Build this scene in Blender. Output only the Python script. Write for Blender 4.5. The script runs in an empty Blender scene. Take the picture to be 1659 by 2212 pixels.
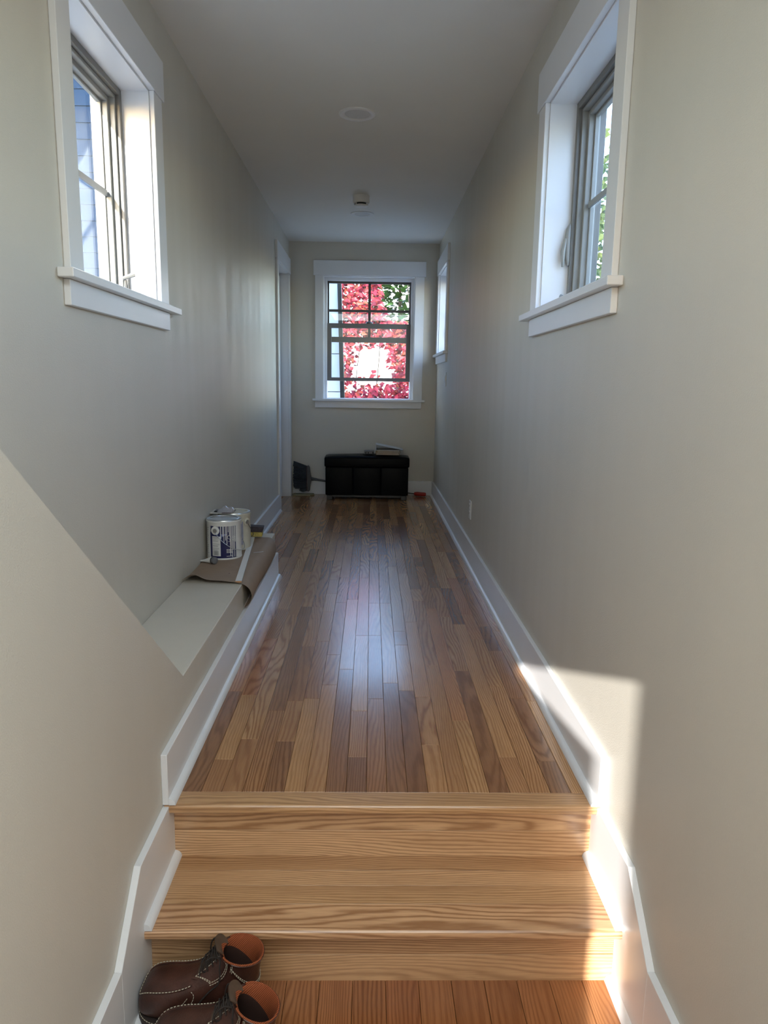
import bpy, bmesh, math, random
from mathutils import Vector, Matrix
random.seed(7)
PI = math.pi
SC = bpy.context.scene
COL = SC.collection

# ------------------------------------------------------------------ camera
F_PX, PITCH, YAW, ROLL, CAM_H = 1535.86, .179, .0199, -.0151, 1.1171
cam_d = bpy.data.cameras.new('camera'); cam = bpy.data.objects.new('camera', cam_d); COL.objects.link(cam)
cam_d.sensor_fit = 'HORIZONTAL'; cam_d.sensor_width = 36.0; cam_d.lens = 36.0 * F_PX / 1659.0
cam_d.clip_start = .02; cam_d.clip_end = 300
fw = Vector((math.sin(YAW) * math.cos(PITCH), math.cos(YAW) * math.cos(PITCH), -math.sin(PITCH)))
rt = Vector((math.cos(YAW), -math.sin(YAW), 0)); up = rt.cross(fw)
r2 = math.cos(ROLL) * rt - math.sin(ROLL) * up; u2 = math.sin(ROLL) * rt + math.cos(ROLL) * up
cam.matrix_world = Matrix(((r2.x, u2.x, -fw.x, 0), (r2.y, u2.y, -fw.y, 0), (r2.z, u2.z, -fw.z, CAM_H), (0, 0, 0, 1)))
SC.camera = cam

# ------------------------------------------------------------------ world, sun, lamps, exposure
SUN_DIR = Vector((.256, 1, -.376)).normalized()
w = bpy.data.worlds.new('sky'); SC.world = w; w.use_nodes = True
wn = w.node_tree; bg = wn.nodes['Background']
sk = wn.nodes.new('ShaderNodeTexSky'); sk.sky_type = 'NISHITA'; sk.sun_disc = False
sk.sun_elevation = math.radians(20); sk.sun_rotation = math.radians(194.4); sk.dust_density = .6; sk.air_density = 1.0
tn = wn.nodes.new('ShaderNodeMix'); tn.data_type = 'RGBA'; tn.blend_type = 'MULTIPLY'; tn.inputs[0].default_value = 1; tn.inputs[7].default_value = (.95, .97, 1.06, 1)
wn.links.new(sk.outputs[0], tn.inputs[6]); wn.links.new(tn.outputs[2], bg.inputs[0]); bg.inputs[1].default_value = 1.65

def lamp(name, kind, loc, direction, energy, color=(1, 1, 1), **kw):
    d = bpy.data.lights.new(name, kind); o = bpy.data.objects.new(name, d); COL.objects.link(o)
    d.energy = energy; d.color = color; o.location = loc
    o.rotation_euler = Vector(direction).to_track_quat('-Z', 'Y').to_euler()
    for k, v in kw.items(): setattr(d, k, v)
    return o
lamp('sun', 'SUN', (-3, -12, 8), SUN_DIR, 12.0, (1, .97, .92), angle=.0095)
# fill lights added out of view behind the camera: one each side, one overhead
lamp('fill_light_right', 'AREA', (2.44, -.25, 1.15), (-1, .25, -.05), 12, (.88, .98, 1), shape='RECTANGLE', size=1.1, size_y=1.3)
lamp('fill_light_left', 'AREA', (-.985, -.30, 1.25), (1, .35, -.05), 3, (.88, .98, 1), shape='RECTANGLE', size=1.1, size_y=1.3)
lamp('fill_light_top', 'AREA', (.35, -.33, 2.425), (0, 0, -1), 44, (.88, .98, 1), shape='RECTANGLE', size=2.3, size_y=1.5)
for nm, loc, dr, sx_, sy_ in (('window_portal_left', (-1.0, 2.405, 1.76), (1, 0, 0), .70, .72), ('window_portal_right', (.835, 2.41, 1.76), (-1, 0, 0), .70, .76),
                             ('window_portal_far', (.835, 6.63, 1.76), (-1, 0, 0), .70, .72), ('window_portal_end', (-.03, 7.35, 1.53), (0, -1, 0), .86, 1.16)):
    p_ = lamp(nm, 'AREA', loc, dr, 1, shape='RECTANGLE', size=sx_, size_y=sy_); p_.data.cycles.is_portal = True
vs = SC.view_settings
vs.view_transform = 'Standard'; vs.look = 'None'; vs.gamma = 1.0; vs.use_curve_mapping = False; vs.exposure = 0.30

# ------------------------------------------------------------------ helpers: materials
MATS = {}
def base_mat(name):
    m = bpy.data.materials.new(name); m.use_nodes = True
    MATS[name] = m
    return m, m.node_tree, m.node_tree.nodes['Principled BSDF']
def nd(nt, typ, ins=None, **props):
    n = nt.nodes.new('ShaderNode' + typ)
    for k, v in props.items(): setattr(n, k, v)
    for k, v in (ins or {}).items():
        s = n.inputs[k]
        if hasattr(v, 'is_output') or hasattr(v, 'links'): nt.links.new(v, s)
        else: s.default_value = v
    return n
def mth(nt, op, a, b=None, clamp=False):
    n = nt.nodes.new('ShaderNodeMath'); n.operation = op; n.use_clamp = clamp
    for i, v in enumerate((a, b)):
        if v is None: continue
        if hasattr(v, 'links'): nt.links.new(v, n.inputs[i])
        else: n.inputs[i].default_value = v
    return n.outputs[0]
def ramp(nt, fac, stops):
    n = nt.nodes.new('ShaderNodeValToRGB'); nt.links.new(fac, n.inputs[0])
    e = n.color_ramp.elements
    while len(e) < len(stops): e.new(.5)
    for el, (p, c) in zip(e, stops): el.position = p; el.color = (*c, 1) if len(c) == 3 else c
    return n.outputs[0]
def mix(nt, fac, a, b, mode='MIX'):
    n = nt.nodes.new('ShaderNodeMix'); n.data_type = 'RGBA'; n.blend_type = mode
    for i, v in ((0, fac), (6, a), (7, b)):
        if hasattr(v, 'links'): nt.links.new(v, n.inputs[i])
        else: n.inputs[i].default_value = (*v, 1) if isinstance(v, tuple) and len(v) == 3 else v
    return n.outputs[2]
def simple(name, col, rough=.5, metal=0, spec=.5, nscale=30, namt=.08, bump=0, bscale=200, coat=0, sheen=0):
    """plain colour with a procedural mottling and optional fine relief"""
    m, nt, b = base_mat(name)
    tc = nd(nt, 'TexCoord')
    n1 = nd(nt, 'TexNoise', {'Vector': tc.outputs['Object'], 'Scale': nscale, 'Detail': 3.0})
    lo = tuple(max(0, c * (1 - namt)) for c in col); hi = tuple(min(1, c * (1 + namt)) for c in col)
    c = ramp(nt, n1.outputs[0], [(.3, lo), (.7, hi)])
    nt.links.new(c, b.inputs['Base Color'])
    b.inputs['Roughness'].default_value = rough; b.inputs['Metallic'].default_value = metal
    b.inputs['Specular IOR Level'].default_value = spec; b.inputs['Coat Weight'].default_value = coat
    if bump:
        n2 = nd(nt, 'TexNoise', {'Vector': tc.outputs['Object'], 'Scale': bscale, 'Detail': 2.0})
        bp = nd(nt, 'Bump', {'Strength': bump, 'Distance': .002, 'Height': n2.outputs[0]})
        nt.links.new(bp.outputs[0], b.inputs['Normal'])
    return m

def oak(name, along, tones, rough=.24, coat=.35, line=(.50, .39, .30)):
    """oak strip: each piece takes its own tone and its own run of grain"""
    m, nt, b = base_mat(name)
    oi = nd(nt, 'ObjectInfo'); tc = nd(nt, 'TexCoord')
    sep = nd(nt, 'SeparateXYZ', {0: tc.outputs['Object']})
    if along == 'Y': al = sep.outputs[1]; ac = mth(nt, 'ADD', sep.outputs[0], sep.outputs[2])
    else: al = sep.outputs[0]; ac = mth(nt, 'ADD', sep.outputs[1], sep.outputs[2])
    rnd = oi.outputs['Random']; off = mth(nt, 'MULTIPLY', rnd, 173.0)
    r2_ = mth(nt, 'FRACT', mth(nt, 'MULTIPLY', rnd, 37.7)); r3_ = mth(nt, 'FRACT', mth(nt, 'MULTIPLY', rnd, 91.3))
    def vec(sa, sl):
        return nd(nt, 'CombineXYZ', {0: mth(nt, 'MULTIPLY', ac, sa), 1: mth(nt, 'MULTIPLY', al, sl), 2: off}).outputs[0]
    n1 = nd(nt, 'TexNoise', {'Vector': vec(9, 1.1), 'Scale': 1.0, 'Detail': 1.5, 'Roughness': .4}).outputs[0]
    n0 = nd(nt, 'TexNoise', {'Vector': vec(60, 9), 'Scale': 1.0, 'Detail': 2.0}).outputs[0]
    flat = mth(nt, 'ADD', mth(nt, 'MULTIPLY', r3_, 700.0), 250.0)       # flat-sawn to quarter-sawn: how close the lines run
    t = mth(nt, 'ADD', mth(nt, 'MULTIPLY', ac, flat), mth(nt, 'ADD', mth(nt, 'MULTIPLY', n1, 85.0), mth(nt, 'MULTIPLY', n0, 5.0)))
    s = mth(nt, 'ADD', mth(nt, 'MULTIPLY', mth(nt, 'SINE', t), .5), .5)
    s = mth(nt, 'POWER', s, 2.0)
    amp = mth(nt, 'ADD', mth(nt, 'MULTIPLY', r2_, .45), .45)
    grain = mth(nt, 'MULTIPLY', s, amp)
    pores = nd(nt, 'TexNoise', {'Vector': vec(420, 14), 'Scale': 1.0, 'Detail': 2.0}).outputs[0]
    pores = ramp(nt, pores, [(.50, (0, 0, 0)), (.68, (1, 1, 1))])
    broad = nd(nt, 'TexNoise', {'Vector': vec(16, 1.6), 'Scale': 1.0, 'Detail': 3.0}).outputs[0]
    basec = ramp(nt, rnd, tones)
    dark = mix(nt, 1.0, basec, line, 'MULTIPLY')
    c = mix(nt, grain, basec, dark)
    c = mix(nt, mth(nt, 'MULTIPLY', pores, .30), c, mix(nt, 1.0, basec, (.38, .30, .24), 'MULTIPLY'))
    c = mix(nt, ramp(nt, broad, [(.42, (0, 0, 0)), (.85, (.55, .55, .55))]), c, dark)
    vo = nd(nt, 'TexVoronoi', {'Vector': vec(3, 1.5), 'Scale': 1.0}).outputs['Distance']
    knot = ramp(nt, vo, [(.010, (1, 1, 1)), (.028, (0, 0, 0))])
    c = mix(nt, knot, c, (.035, .016, .008))
    nt.links.new(c, b.inputs['Base Color'])
    b.inputs['Roughness'].default_value = rough
    b.inputs['Coat Weight'].default_value = coat; b.inputs['Coat Roughness'].default_value = .14
    bp = nd(nt, 'Bump', {'Strength': .10, 'Distance': .001, 'Height': pores})
    nt.links.new(bp.outputs[0], b.inputs['Normal'])
    return m

FLOOR_T = [(0, (.26, .12, .052)), (.2, (.40, .195, .085)), (.5, (.48, .25, .108)), (.8, (.55, .305, .135)), (1, (.45, .195, .085))]
STAIR_T = [(0, (.46, .25, .11)), (.25, (.74, .47, .26)), (.5, (.58, .34, .165)), (.75, (.78, .47, .28)), (1, (.64, .41, .20))]
LOW_T = [(0, (.30, .115, .043)), (.4, (.38, .155, .06)), (.7, (.42, .18, .07)), (1, (.33, .12, .048))]
oak('oak_floor', 'Y', FLOOR_T); oak('oak_stair', 'X', STAIR_T, rough=.3, line=(.43, .32, .24)); oak('oak_landing', 'Y', LOW_T, rough=.3)

def wall_paint(name, col, rough, bump, scale=330):
    m, nt, b = base_mat(name)
    tc = nd(nt, 'TexCoord')
    n1 = nd(nt, 'TexNoise', {'Vector': tc.outputs['Object'], 'Scale': 1.3, 'Detail': 4.0})
    c = ramp(nt, n1.outputs[0], [(.3, tuple(x * .97 for x in col)), (.7, tuple(x * 1.02 for x in col))])
    nt.links.new(c, b.inputs['Base Color'])
    n2 = nd(nt, 'TexNoise', {'Vector': tc.outputs['Object'], 'Scale': scale, 'Detail': 2.0})
    bp = nd(nt, 'Bump', {'Strength': bump, 'Distance': .0016, 'Height': n2.outputs[0]})
    nt.links.new(bp.outputs[0], b.inputs['Normal'])
    mp = nd(nt, 'Mapping', {'Vector': tc.outputs['Object'], 'Scale': (9, 9, .8)})
    n3 = nd(nt, 'TexNoise', {'Vector': mp.outputs[0], 'Scale': 1.0, 'Detail': 3.0})
    rr = ramp(nt, n3.outputs[0], [(.35, (rough - .05,) * 3), (.65, (rough + .05,) * 3)])   # roller marks: sheen varies in upright bands
    nt.links.new(rr, b.inputs['Roughness'])
    b.inputs['Specular IOR Level'].default_value = .45
    return m
wall_paint('wall_beige', (.63, .59, .515), .46, .5)
wall_paint('ceiling_paint', (.84, .815, .77), .75, .2)
simple('trim_white', (.80, .80, .81), .30, namt=.015, nscale=5)
simple('vinyl_taupe', (.17, .16, .145), .42, namt=.03)
simple('vinyl_dark', (.075, .068, .062), .45, namt=.05)
simple('vinyl_light', (.28, .275, .255), .40, namt=.03)
simple('gap_dark', (.02, .013, .009), .8)
simple('plastic_white', (.78, .77, .75), .35, namt=.02)
simple('plastic_black', (.012, .012, .013), .4)
simple('lens_white', (.66, .65, .63), .5, namt=.02)
simple('leather_black', (.0035, .0035, .004), .34, spec=.07, namt=.2, nscale=60, bump=.25, bscale=260)
simple('kraft_paper', (.32, .23, .165), .72, namt=.05, nscale=14, bump=.12, bscale=420)
simple('raw_wood', (.45, .22, .10), .7, namt=.2, nscale=200)
simple('sponge_yellow', (.46, .36, .10), .9, namt=.3, nscale=140, bump=.8, bscale=330)
simple('sponge_dark', (.045, .032, .040), .75, namt=.3, nscale=90, bump=.5, bscale=300)
simple('can_white', (.72, .71, .68), .35, namt=.04, nscale=40)
simple('can_cream', (.58, .55, .45), .4, namt=.05, nscale=30)
simple('label_navy', (.010, .012, .075), .35, namt=.1)
simple('print_grey', (.20, .20, .21), .5)
simple('print_blue', (.16, .20, .42), .45)
simple('metal_tin', (.55, .55, .54), .28, metal=1, namt=.15, nscale=25)
simple('metal_dark', (.07, .07, .075), .35, metal=.8, namt=.1)
simple('paint_drip', (.70, .70, .68), .3, namt=.03)
simple('boot_leather', (.058, .021, .014), .38, namt=.38, nscale=22, bump=.3, bscale=240)
simple('boot_dark', (.030, .014, .011), .45, namt=.3, nscale=24, bump=.3, bscale=240)
simple('boot_sole', (.030, .020, .016), .7, namt=.2)
simple('boot_tongue', (.075, .045, .028), .6, namt=.25, nscale=40)
simple('lace', (.022, .015, .012), .8, namt=.2, nscale=300)
simple('stitch', (.52, .47, .36), .8)
simple('insole_shade', (.035, .012, .007), .85)  # footbed brown; also paints the shade deep inside the boots
def mesh_lining():
    m, nt, b = base_mat('boot_lining'); tc = nd(nt, 'TexCoord')
    mp = nd(nt, 'Mapping', {'Vector': tc.outputs['Object'], 'Rotation': (0, .7, .5), 'Scale': (1, 1, 1)})
    wv = nd(nt, 'TexWave', {'Vector': mp.outputs[0], 'Scale': 95.0, 'Distortion': 1.0}, wave_type='BANDS')
    c = ramp(nt, wv.outputs[1], [(.25, (.15, .030, .008)), (.7, (.36, .088, .022))])
    nt.links.new(c, b.inputs['Base Color']); b.inputs['Roughness'].default_value = .8
    bp = nd(nt, 'Bump', {'Strength': .5, 'Distance': .001, 'Height': wv.outputs[1]}); nt.links.new(bp.outputs[0], b.inputs['Normal'])
mesh_lining()
simple('bristle', (.018, .024, .034), .6, namt=.3)
simple('broom_red', (.075, .020, .022), .45)
simple('broom_grey', (.055, .056, .060), .4)
simple('tool_red', (.42, .022, .012), .35)
simple('manila', (.46, .29, .13), .7, namt=.12, nscale=40)
simple('binder_white', (.60, .63, .66), .35, namt=.03)
simple('paper_white', (.62, .60, .56), .75)
simple('device_grey', (.16, .16, .165), .4)
simple('scrap_olive', (.30, .29, .19), .7)
simple('siding_white', (.80, .80, .80), .6, namt=.03, nscale=2)
simple('siding_pale', (.58, .66, .78), .6, namt=.03, nscale=2)
simple('band_blue', (.022, .032, .048), .9, spec=.1)
simple('trim_black', (.010, .013, .015), .5)
simple('siding_blue', (.010, .022, .048), .9, spec=0, namt=.05, nscale=3)
simple('roof_grey', (.10, .11, .12), .8)
simple('stucco_orange', (.42, .19, .075), .8, namt=.08)
simple('bark', (.05, .038, .03), .9, namt=.3, nscale=20)
simple('ground_gravel', (.20, .20, .19), .9, namt=.2, nscale=6)
simple('window_dark', (.03, .04, .06), .5, spec=.2)
def leafy(name, stops, transl=.25):
    m, nt, b = base_mat(name)
    g = nd(nt, 'NewGeometry')
    c = ramp(nt, g.outputs['Random Per Island'], stops)
    nt.links.new(c, b.inputs['Base Color']); b.inputs['Roughness'].default_value = .5
    tr = nd(nt, 'BsdfTranslucent', {'Color': c}); mx = nd(nt, 'MixShader', {0: transl})
    out = nt.nodes['Material Output']
    nt.links.new(b.outputs[0], mx.inputs[1]); nt.links.new(tr.outputs[0], mx.inputs[2]); nt.links.new(mx.outputs[0], out.inputs[0])
leafy('creeper_leaf', [(0, (.10, .008, .018)), (.3, (.26, .018, .034)), (.65, (.34, .028, .042)), (.86, (.30, .06, .025)), (1, (.10, .035, .02))])
leafy('conifer_leaf', [(0, (.016, .055, .014)), (.5, (.045, .12, .026)), (1, (.085, .18, .045))])
leafy('tree_leaf', [(0, (.02, .05, .012)), (.5, (.05, .09, .02)), (1, (.10, .13, .03))])
def glass_mat():
    m, nt, b = base_mat('window_glass'); nt.nodes.remove(b)
    fc = nd(nt, 'LayerWeight', {'Blend': .5}).outputs['Facing']; fr = mth(nt, 'ADD', mth(nt, 'MULTIPLY', mth(nt, 'POWER', fc, 5.0), .9), .035); tr = nd(nt, 'BsdfTransparent', {'Color': (.97, .99, .985, 1)})
    gl = nd(nt, 'BsdfGlossy', {'Roughness': .0, 'Color': (.9, .95, 1, 1)})
    mx = nd(nt, 'MixShader', {0: fr})
    nt.links.new(tr.outputs[0], mx.inputs[1]); nt.links.new(gl.outputs[0], mx.inputs[2])
    nt.links.new(mx.outputs[0], nt.nodes['Material Output'].inputs[0])
glass_mat()
def clear_plastic():
    m, nt, b = base_mat('clear_plastic')
    b.inputs['Base Color'].default_value = (.75, .74, .80, 1); b.inputs['Roughness'].default_value = .12
    b.inputs['Transmission Weight'].default_value = .75; b.inputs['IOR'].default_value = 1.3
    tc = nd(nt, 'TexCoord'); n = nd(nt, 'TexNoise', {'Vector': tc.outputs['Object'], 'Scale': 60.0})
    bp = nd(nt, 'Bump', {'Strength': .5, 'Distance': .004, 'Height': n.outputs[0]}); nt.links.new(bp.outputs[0], b.inputs['Normal'])
clear_plastic()

# ------------------------------------------------------------------ helpers: meshes and objects
class MB:
    def __init__(s): s.v = []; s.f = []
    def add(s, vs, fs):
        o = len(s.v); s.v += [tuple(v) for v in vs]; s.f += [tuple(i + o for i in f) for f in fs]; return s
    def box(s, x0, x1, y0, y1, z0, z1):
        x0, x1 = sorted((x0, x1)); y0, y1 = sorted((y0, y1)); z0, z1 = sorted((z0, z1))
        return s.add([(x0, y0, z0), (x1, y0, z0), (x1, y1, z0), (x0, y1, z0), (x0, y0, z1), (x1, y0, z1), (x1, y1, z1), (x0, y1, z1)],
                     [(3, 2, 1, 0), (4, 5, 6, 7), (0, 1, 5, 4), (1, 2, 6, 5), (2, 3, 7, 6), (3, 0, 4, 7)])
    def prism(s, pts, axis, a0, a1):
        """polygon in the plane across `axis`, extruded along it"""
        n = len(pts)
        def P(p, a): return {'x': (a, p[0], p[1]), 'y': (p[0], a, p[1]), 'z': (p[0], p[1], a)}[axis]
        return s.add([P(p, a0) for p in pts] + [P(p, a1) for p in pts],
                     [tuple(range(n))[::-1], tuple(range(n, 2 * n))] + [(i, (i + 1) % n, (i + 1) % n + n, i + n) for i in range(n)])
    def lathe(s, prof, c=(0, 0, 0), n=32, cap=True):
        """profile of (r, z) pairs turned about the upright through c"""
        vs = []; fs = []
        for r, z in prof:
            vs += [(c[0] + r * math.cos(2 * PI * k / n), c[1] + r * math.sin(2 * PI * k / n), c[2] + z) for k in range(n)]
        for i in range(len(prof) - 1):
            for k in range(n): fs.append((i * n + k, i * n + (k + 1) % n, (i + 1) * n + (k + 1) % n, (i + 1) * n + k))
        if cap: fs += [tuple(range(n))[::-1], tuple(range((len(prof) - 1) * n, len(prof) * n))]
        return s.add(vs, fs)
    def tube(s, pts, r, n=6, cap=True):
        pts = [Vector(p) for p in pts]; rs = r if isinstance(r, (list, tuple)) else [r] * len(pts)
        vs = []; fs = []; nrm = None
        for i, p in enumerate(pts):
            t = (pts[min(i + 1, len(pts) - 1)] - pts[max(i - 1, 0)])
            t = t.normalized() if t.length > 1e-9 else Vector((0, 0, 1))
            if nrm is None: nrm = t.orthogonal().normalized()
            nrm = (nrm - t * nrm.dot(t)); nrm = nrm.normalized() if nrm.length > 1e-6 else t.orthogonal().normalized()
            b = t.cross(nrm)
            vs += [p + rs[i] * (math.cos(2 * PI * k / n) * nrm + math.sin(2 * PI * k / n) * b) for k in range(n)]
        for i in range(len(pts) - 1):
            for k in range(n): fs.append((i * n + k, i * n + (k + 1) % n, (i + 1) * n + (k + 1) % n, (i + 1) * n + k))
        if cap: fs += [tuple(range(n))[::-1], tuple(range((len(pts) - 1) * n, len(pts) * n))]
        return s.add(vs, fs)
    def grid(s, fn, nu, nv):
        vs = [fn(i / nu, j / nv) for j in range(nv + 1) for i in range(nu + 1)]
        fs = [(j * (nu + 1) + i, j * (nu + 1) + i + 1, (j + 1) * (nu + 1) + i + 1, (j + 1) * (nu + 1) + i) for j in range(nv) for i in range(nu)]
        return s.add(vs, fs)
    def build(s, name, mat, parent=None, bevel=0, seg=1, smooth=False, thick=0, at=None, normals=True):
        o0 = Vector((0, 0, 0))
        if parent is not None:
            p = parent
            while p is not None: o0 += p.location; p = p.parent
        if at is not None: a = Vector(at)
        else: a = o0.copy()
        me = bpy.data.meshes.new(name)
        me.from_pydata([tuple(Vector(v) - a) for v in s.v], [], s.f)
        bm = bmesh.new(); bm.from_mesh(me)
        if normals: bmesh.ops.recalc_face_normals(bm, faces=bm.faces)
        if thick:
            bmesh.ops.solidify(bm, geom=bm.faces[:], thickness=thick)
        if bevel:
            bmesh.ops.bevel(bm, geom=[e for e in bm.edges if e.is_manifold and e.calc_face_angle(0) > .5], offset=bevel, segments=seg, affect='EDGES', profile=.5, clamp_overlap=True)
        bm.to_mesh(me); bm.free()
        if smooth:
            me.polygons.foreach_set('use_smooth', [True] * len(me.polygons))
            try: me.set_sharp_from_angle(angle=.75)
            except Exception: pass
        me.materials.append(MATS[mat])
        ob = bpy.data.objects.new(name, me); COL.objects.link(ob)
        if parent is not None: ob.parent = parent
        ob.location = a - o0
        return ob
def bx(*a): return MB().box(*a)
def tag(o, label=None, cat=None, group=None, kind=None):
    if label: o['label'] = label
    if cat: o['category'] = cat
    if group: o['group'] = group
    if kind: o['kind'] = kind
    return o
def empty(name, loc=(0, 0, 0), rz=0):
    o = bpy.data.objects.new(name, None); o.empty_display_size = .05; COL.objects.link(o)
    o.location = loc; o.rotation_euler = (0, 0, rz); return o
def struct(o, label, cat): return tag(o, label, cat, kind='structure')

# ------------------------------------------------------------------ the setting
XL, XR, YB, ZC, XB, ZL = -.805, .640, 7.156, 2.44, -.545, .262     # left wall, right wall, end wall, ceiling, bulkhead face, ledge top
Y0 = .55                                                            # where the passage opens into the stair room
STEP = .18; ZLOW = -2 * STEP
BBH = .145                                                          # baseboard height

def cells(mb, axis, a0, a1, us, zs, holes):
    """wall slab split round its openings"""
    for i in range(len(us) - 1):
        for k in range(len(zs) - 1):
            um, zm = (us[i] + us[i + 1]) / 2, (zs[k] + zs[k + 1]) / 2
            if any(h[0] < um < h[1] and h[2] < zm < h[3] for h in holes): continue
            if axis == 'x': mb.box(a0, a1, us[i], us[i + 1], zs[k], zs[k + 1])
            else: mb.box(us[i], us[i + 1], a0, a1, zs[k], zs[k + 1])
    return mb
WL = (2.046, 2.765, 1.392, 2.125); WR = (2.02, 2.795, 1.392, 2.125); WF = (6.27, 7.0, 1.392, 2.125); WE = (-.470, .406, .945, 2.125); DR = (6.245, 6.985, -.02, 2.115)
g = .012
def grow(h): return (h[0] - g, h[1] + g, h[2] - g, h[3] + g)
hl, hr, hf, he, hd = map(grow, (WL, WR, WF, WE, DR))
m = MB(); m.box(XL - .2, XL - .155, hd[0], hd[1], -.03, hd[3])
o = cells(m, 'x', XL - .20, XL, [Y0, hl[0], hl[1], hd[0], hd[1], YB], [-.6, 0 - .03, hl[2], hd[3], hl[3], ZC], [hl, hd]).build('wall_left', 'wall_beige')
struct(o, 'beige painted wall along the passage with the left window and the far door', 'wall')
o = cells(MB(), 'x', XR, XR + .20, [Y0, hr[0], hr[1], hf[0], hf[1], YB], [-.6, hr[2], hr[3], ZC], [hr, hf]).build('wall_right', 'wall_beige')
struct(o, 'beige painted wall with the two windows, the switch and the sunlit patch', 'wall')
o = cells(MB(), 'y', YB, YB + .20, [XL - .2, he[0], he[1], XR + .2], [-.6, he[2], he[3], ZC], [he]).build('wall_back', 'wall_beige')
struct(o, 'beige end wall around the double-hung window', 'wall')
m = MB(); m.box(XL - .2, XR + .2, Y0, YB + .2, ZC, ZC + .2); m.box(XL - .2, 2.7, -1.22, Y0, ZC, ZC + .2); o = m.build('ceiling', 'ceiling_paint')
struct(o, 'smooth off-white ceiling of the passage', 'ceiling')
# stair bulkhead on the left: level ledge, then a slope rising towards the viewer
zs0 = ZL + (1.985 - Y0) * .812
o = MB().prism([(Y0, -.6), (4.0, -.6), (4.0, ZL), (1.985, ZL), (Y0, zs0)], 'x', XL, XB).build('wall_left_bulkhead', 'wall_beige', bevel=.0025)
struct(o, 'beige boxed-in bulkhead with a level ledge and a sloping top', 'wall')
# stair room behind the camera
m = MB(); m.box(XR + .2, 2.5, Y0, Y0 + .15, -.6, ZC); o = m.build('wall_room_front_right', 'wall_beige'); struct(o, 'beige wall of the room behind the viewer, right of the passage', 'wall')
HS = [(-.40, -.070, .45, 1.477)]
m = MB().prism([(-.40, .45), (-.145, .45), (-.145, 1.245), (-.40, 1.455)], 'y', -1.215, -1.2)  # unseen wall added with a slanted opening that shapes the sun patch
o = cells(m, 'y', -1.215, -1.2, [XL - .2, -.40, -.070, 2.7], [-.6, .45, 1.477, ZC], HS).build('wall_rear_sun_mask', 'wall_beige')
struct(o, 'beige wall added behind the viewer, its opening cut to shape the sun patch', 'wall')
o = bx(XL - .2, XL - .19, -1.2, Y0, -.6, ZC).build('wall_room_left', 'wall_beige'); struct(o, 'beige side wall of the room behind the viewer, far left', 'wall')
o = bx(2.5, 2.7, -1.2, Y0 + .15, -.6, ZC).build('wall_room_right', 'wall_beige'); struct(o, 'beige side wall of the room behind the viewer, far right', 'wall')

# ---- oak floors
def plank(name, x0, x1, y0, y1, ztop, th, mat, parent, ch=.0009):
    c = ((x0 + x1) / 2, (y0 + y1) / 2, ztop)
    m = MB(); zt = ztop; zb = ztop - th
    m.add([(x0, y0, zb), (x1, y0, zb), (x1, y1, zb), (x0, y1, zb), (x0, y0, zt - ch), (x1, y0, zt - ch), (x1, y1, zt - ch), (x0, y1, zt - ch),
           (x0 + ch, y0 + ch, zt), (x1 - ch, y0 + ch, zt), (x1 - ch, y1 - ch, zt), (x0 + ch, y1 - ch, zt)],
          [(3, 2, 1, 0), (8, 9, 10, 11), (0, 1, 5, 4), (1, 2, 6, 5), (2, 3, 7, 6), (3, 0, 4, 7), (4, 5, 9, 8), (5, 6, 10, 9), (6, 7, 11, 10), (7, 4, 8, 11)])
    return m.build(name, mat, parent, at=c, normals=False)
m = MB(); m.box(XL - .2, XR + .1, 1.80, YB + .1, -.16, -.018)
floor = m.build('floor', 'gap_dark'); struct(floor, 'brown oak strip floor running down the passage', 'floor')
rp = random.Random(11)
PW = .0572; i = 0; xr = XR - .012
while xr > XL:
    x0 = xr - PW; ys = 1.803 if x0 > XB - .03 else 4.0
    xa = max(x0, XB - .02) if ys < 2 and x0 < XB - .005 else x0
    yy = ys - rp.uniform(0, .0); first = True
    while yy < YB - .01:
        ln = rp.uniform(.28, 1.25) if not first else rp.uniform(.12, .95)
        if rp.random() < .18: ln *= .55
        ln = max(ln, .17)
        ye = min(yy + ln, YB - .005)
        if YB - ye < .12: ye = YB - .005
        plank('plank', x0 + .0004, xr - .0004, yy + .0004, ye - .0004, 0, .018, 'oak_floor', floor)
        yy = ye; first = False
    xr = x0
m = MB(); m.box(XL - .2, 2.6, -1.3, 1.60, ZLOW - .12, ZLOW - .018)
land = m.build('floor_landing', 'gap_dark'); struct(land, 'reddish oak floor of the landing below the two steps', 'floor')
rp = random.Random(5); xr = XR - .01; PL = .0825
while xr > XB:
    x0 = xr - PL; yb = 1.575; ya = rp.uniform(.62, 1.30)
    for (a, b_) in ((ya, yb), (ya - rp.uniform(.5, 1.0), ya)):
        plank('plank', x0 + .0005, xr - .0005, a + .0005, b_ - .0005, ZLOW, .018, 'oak_landing', land)
    xr = x0
m = MB(); m.box(XL - .19, 2.5, -1.2, .1, ZLOW - .018, ZLOW - .001); m.build('floor_field', 'oak_landing', land)

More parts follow.
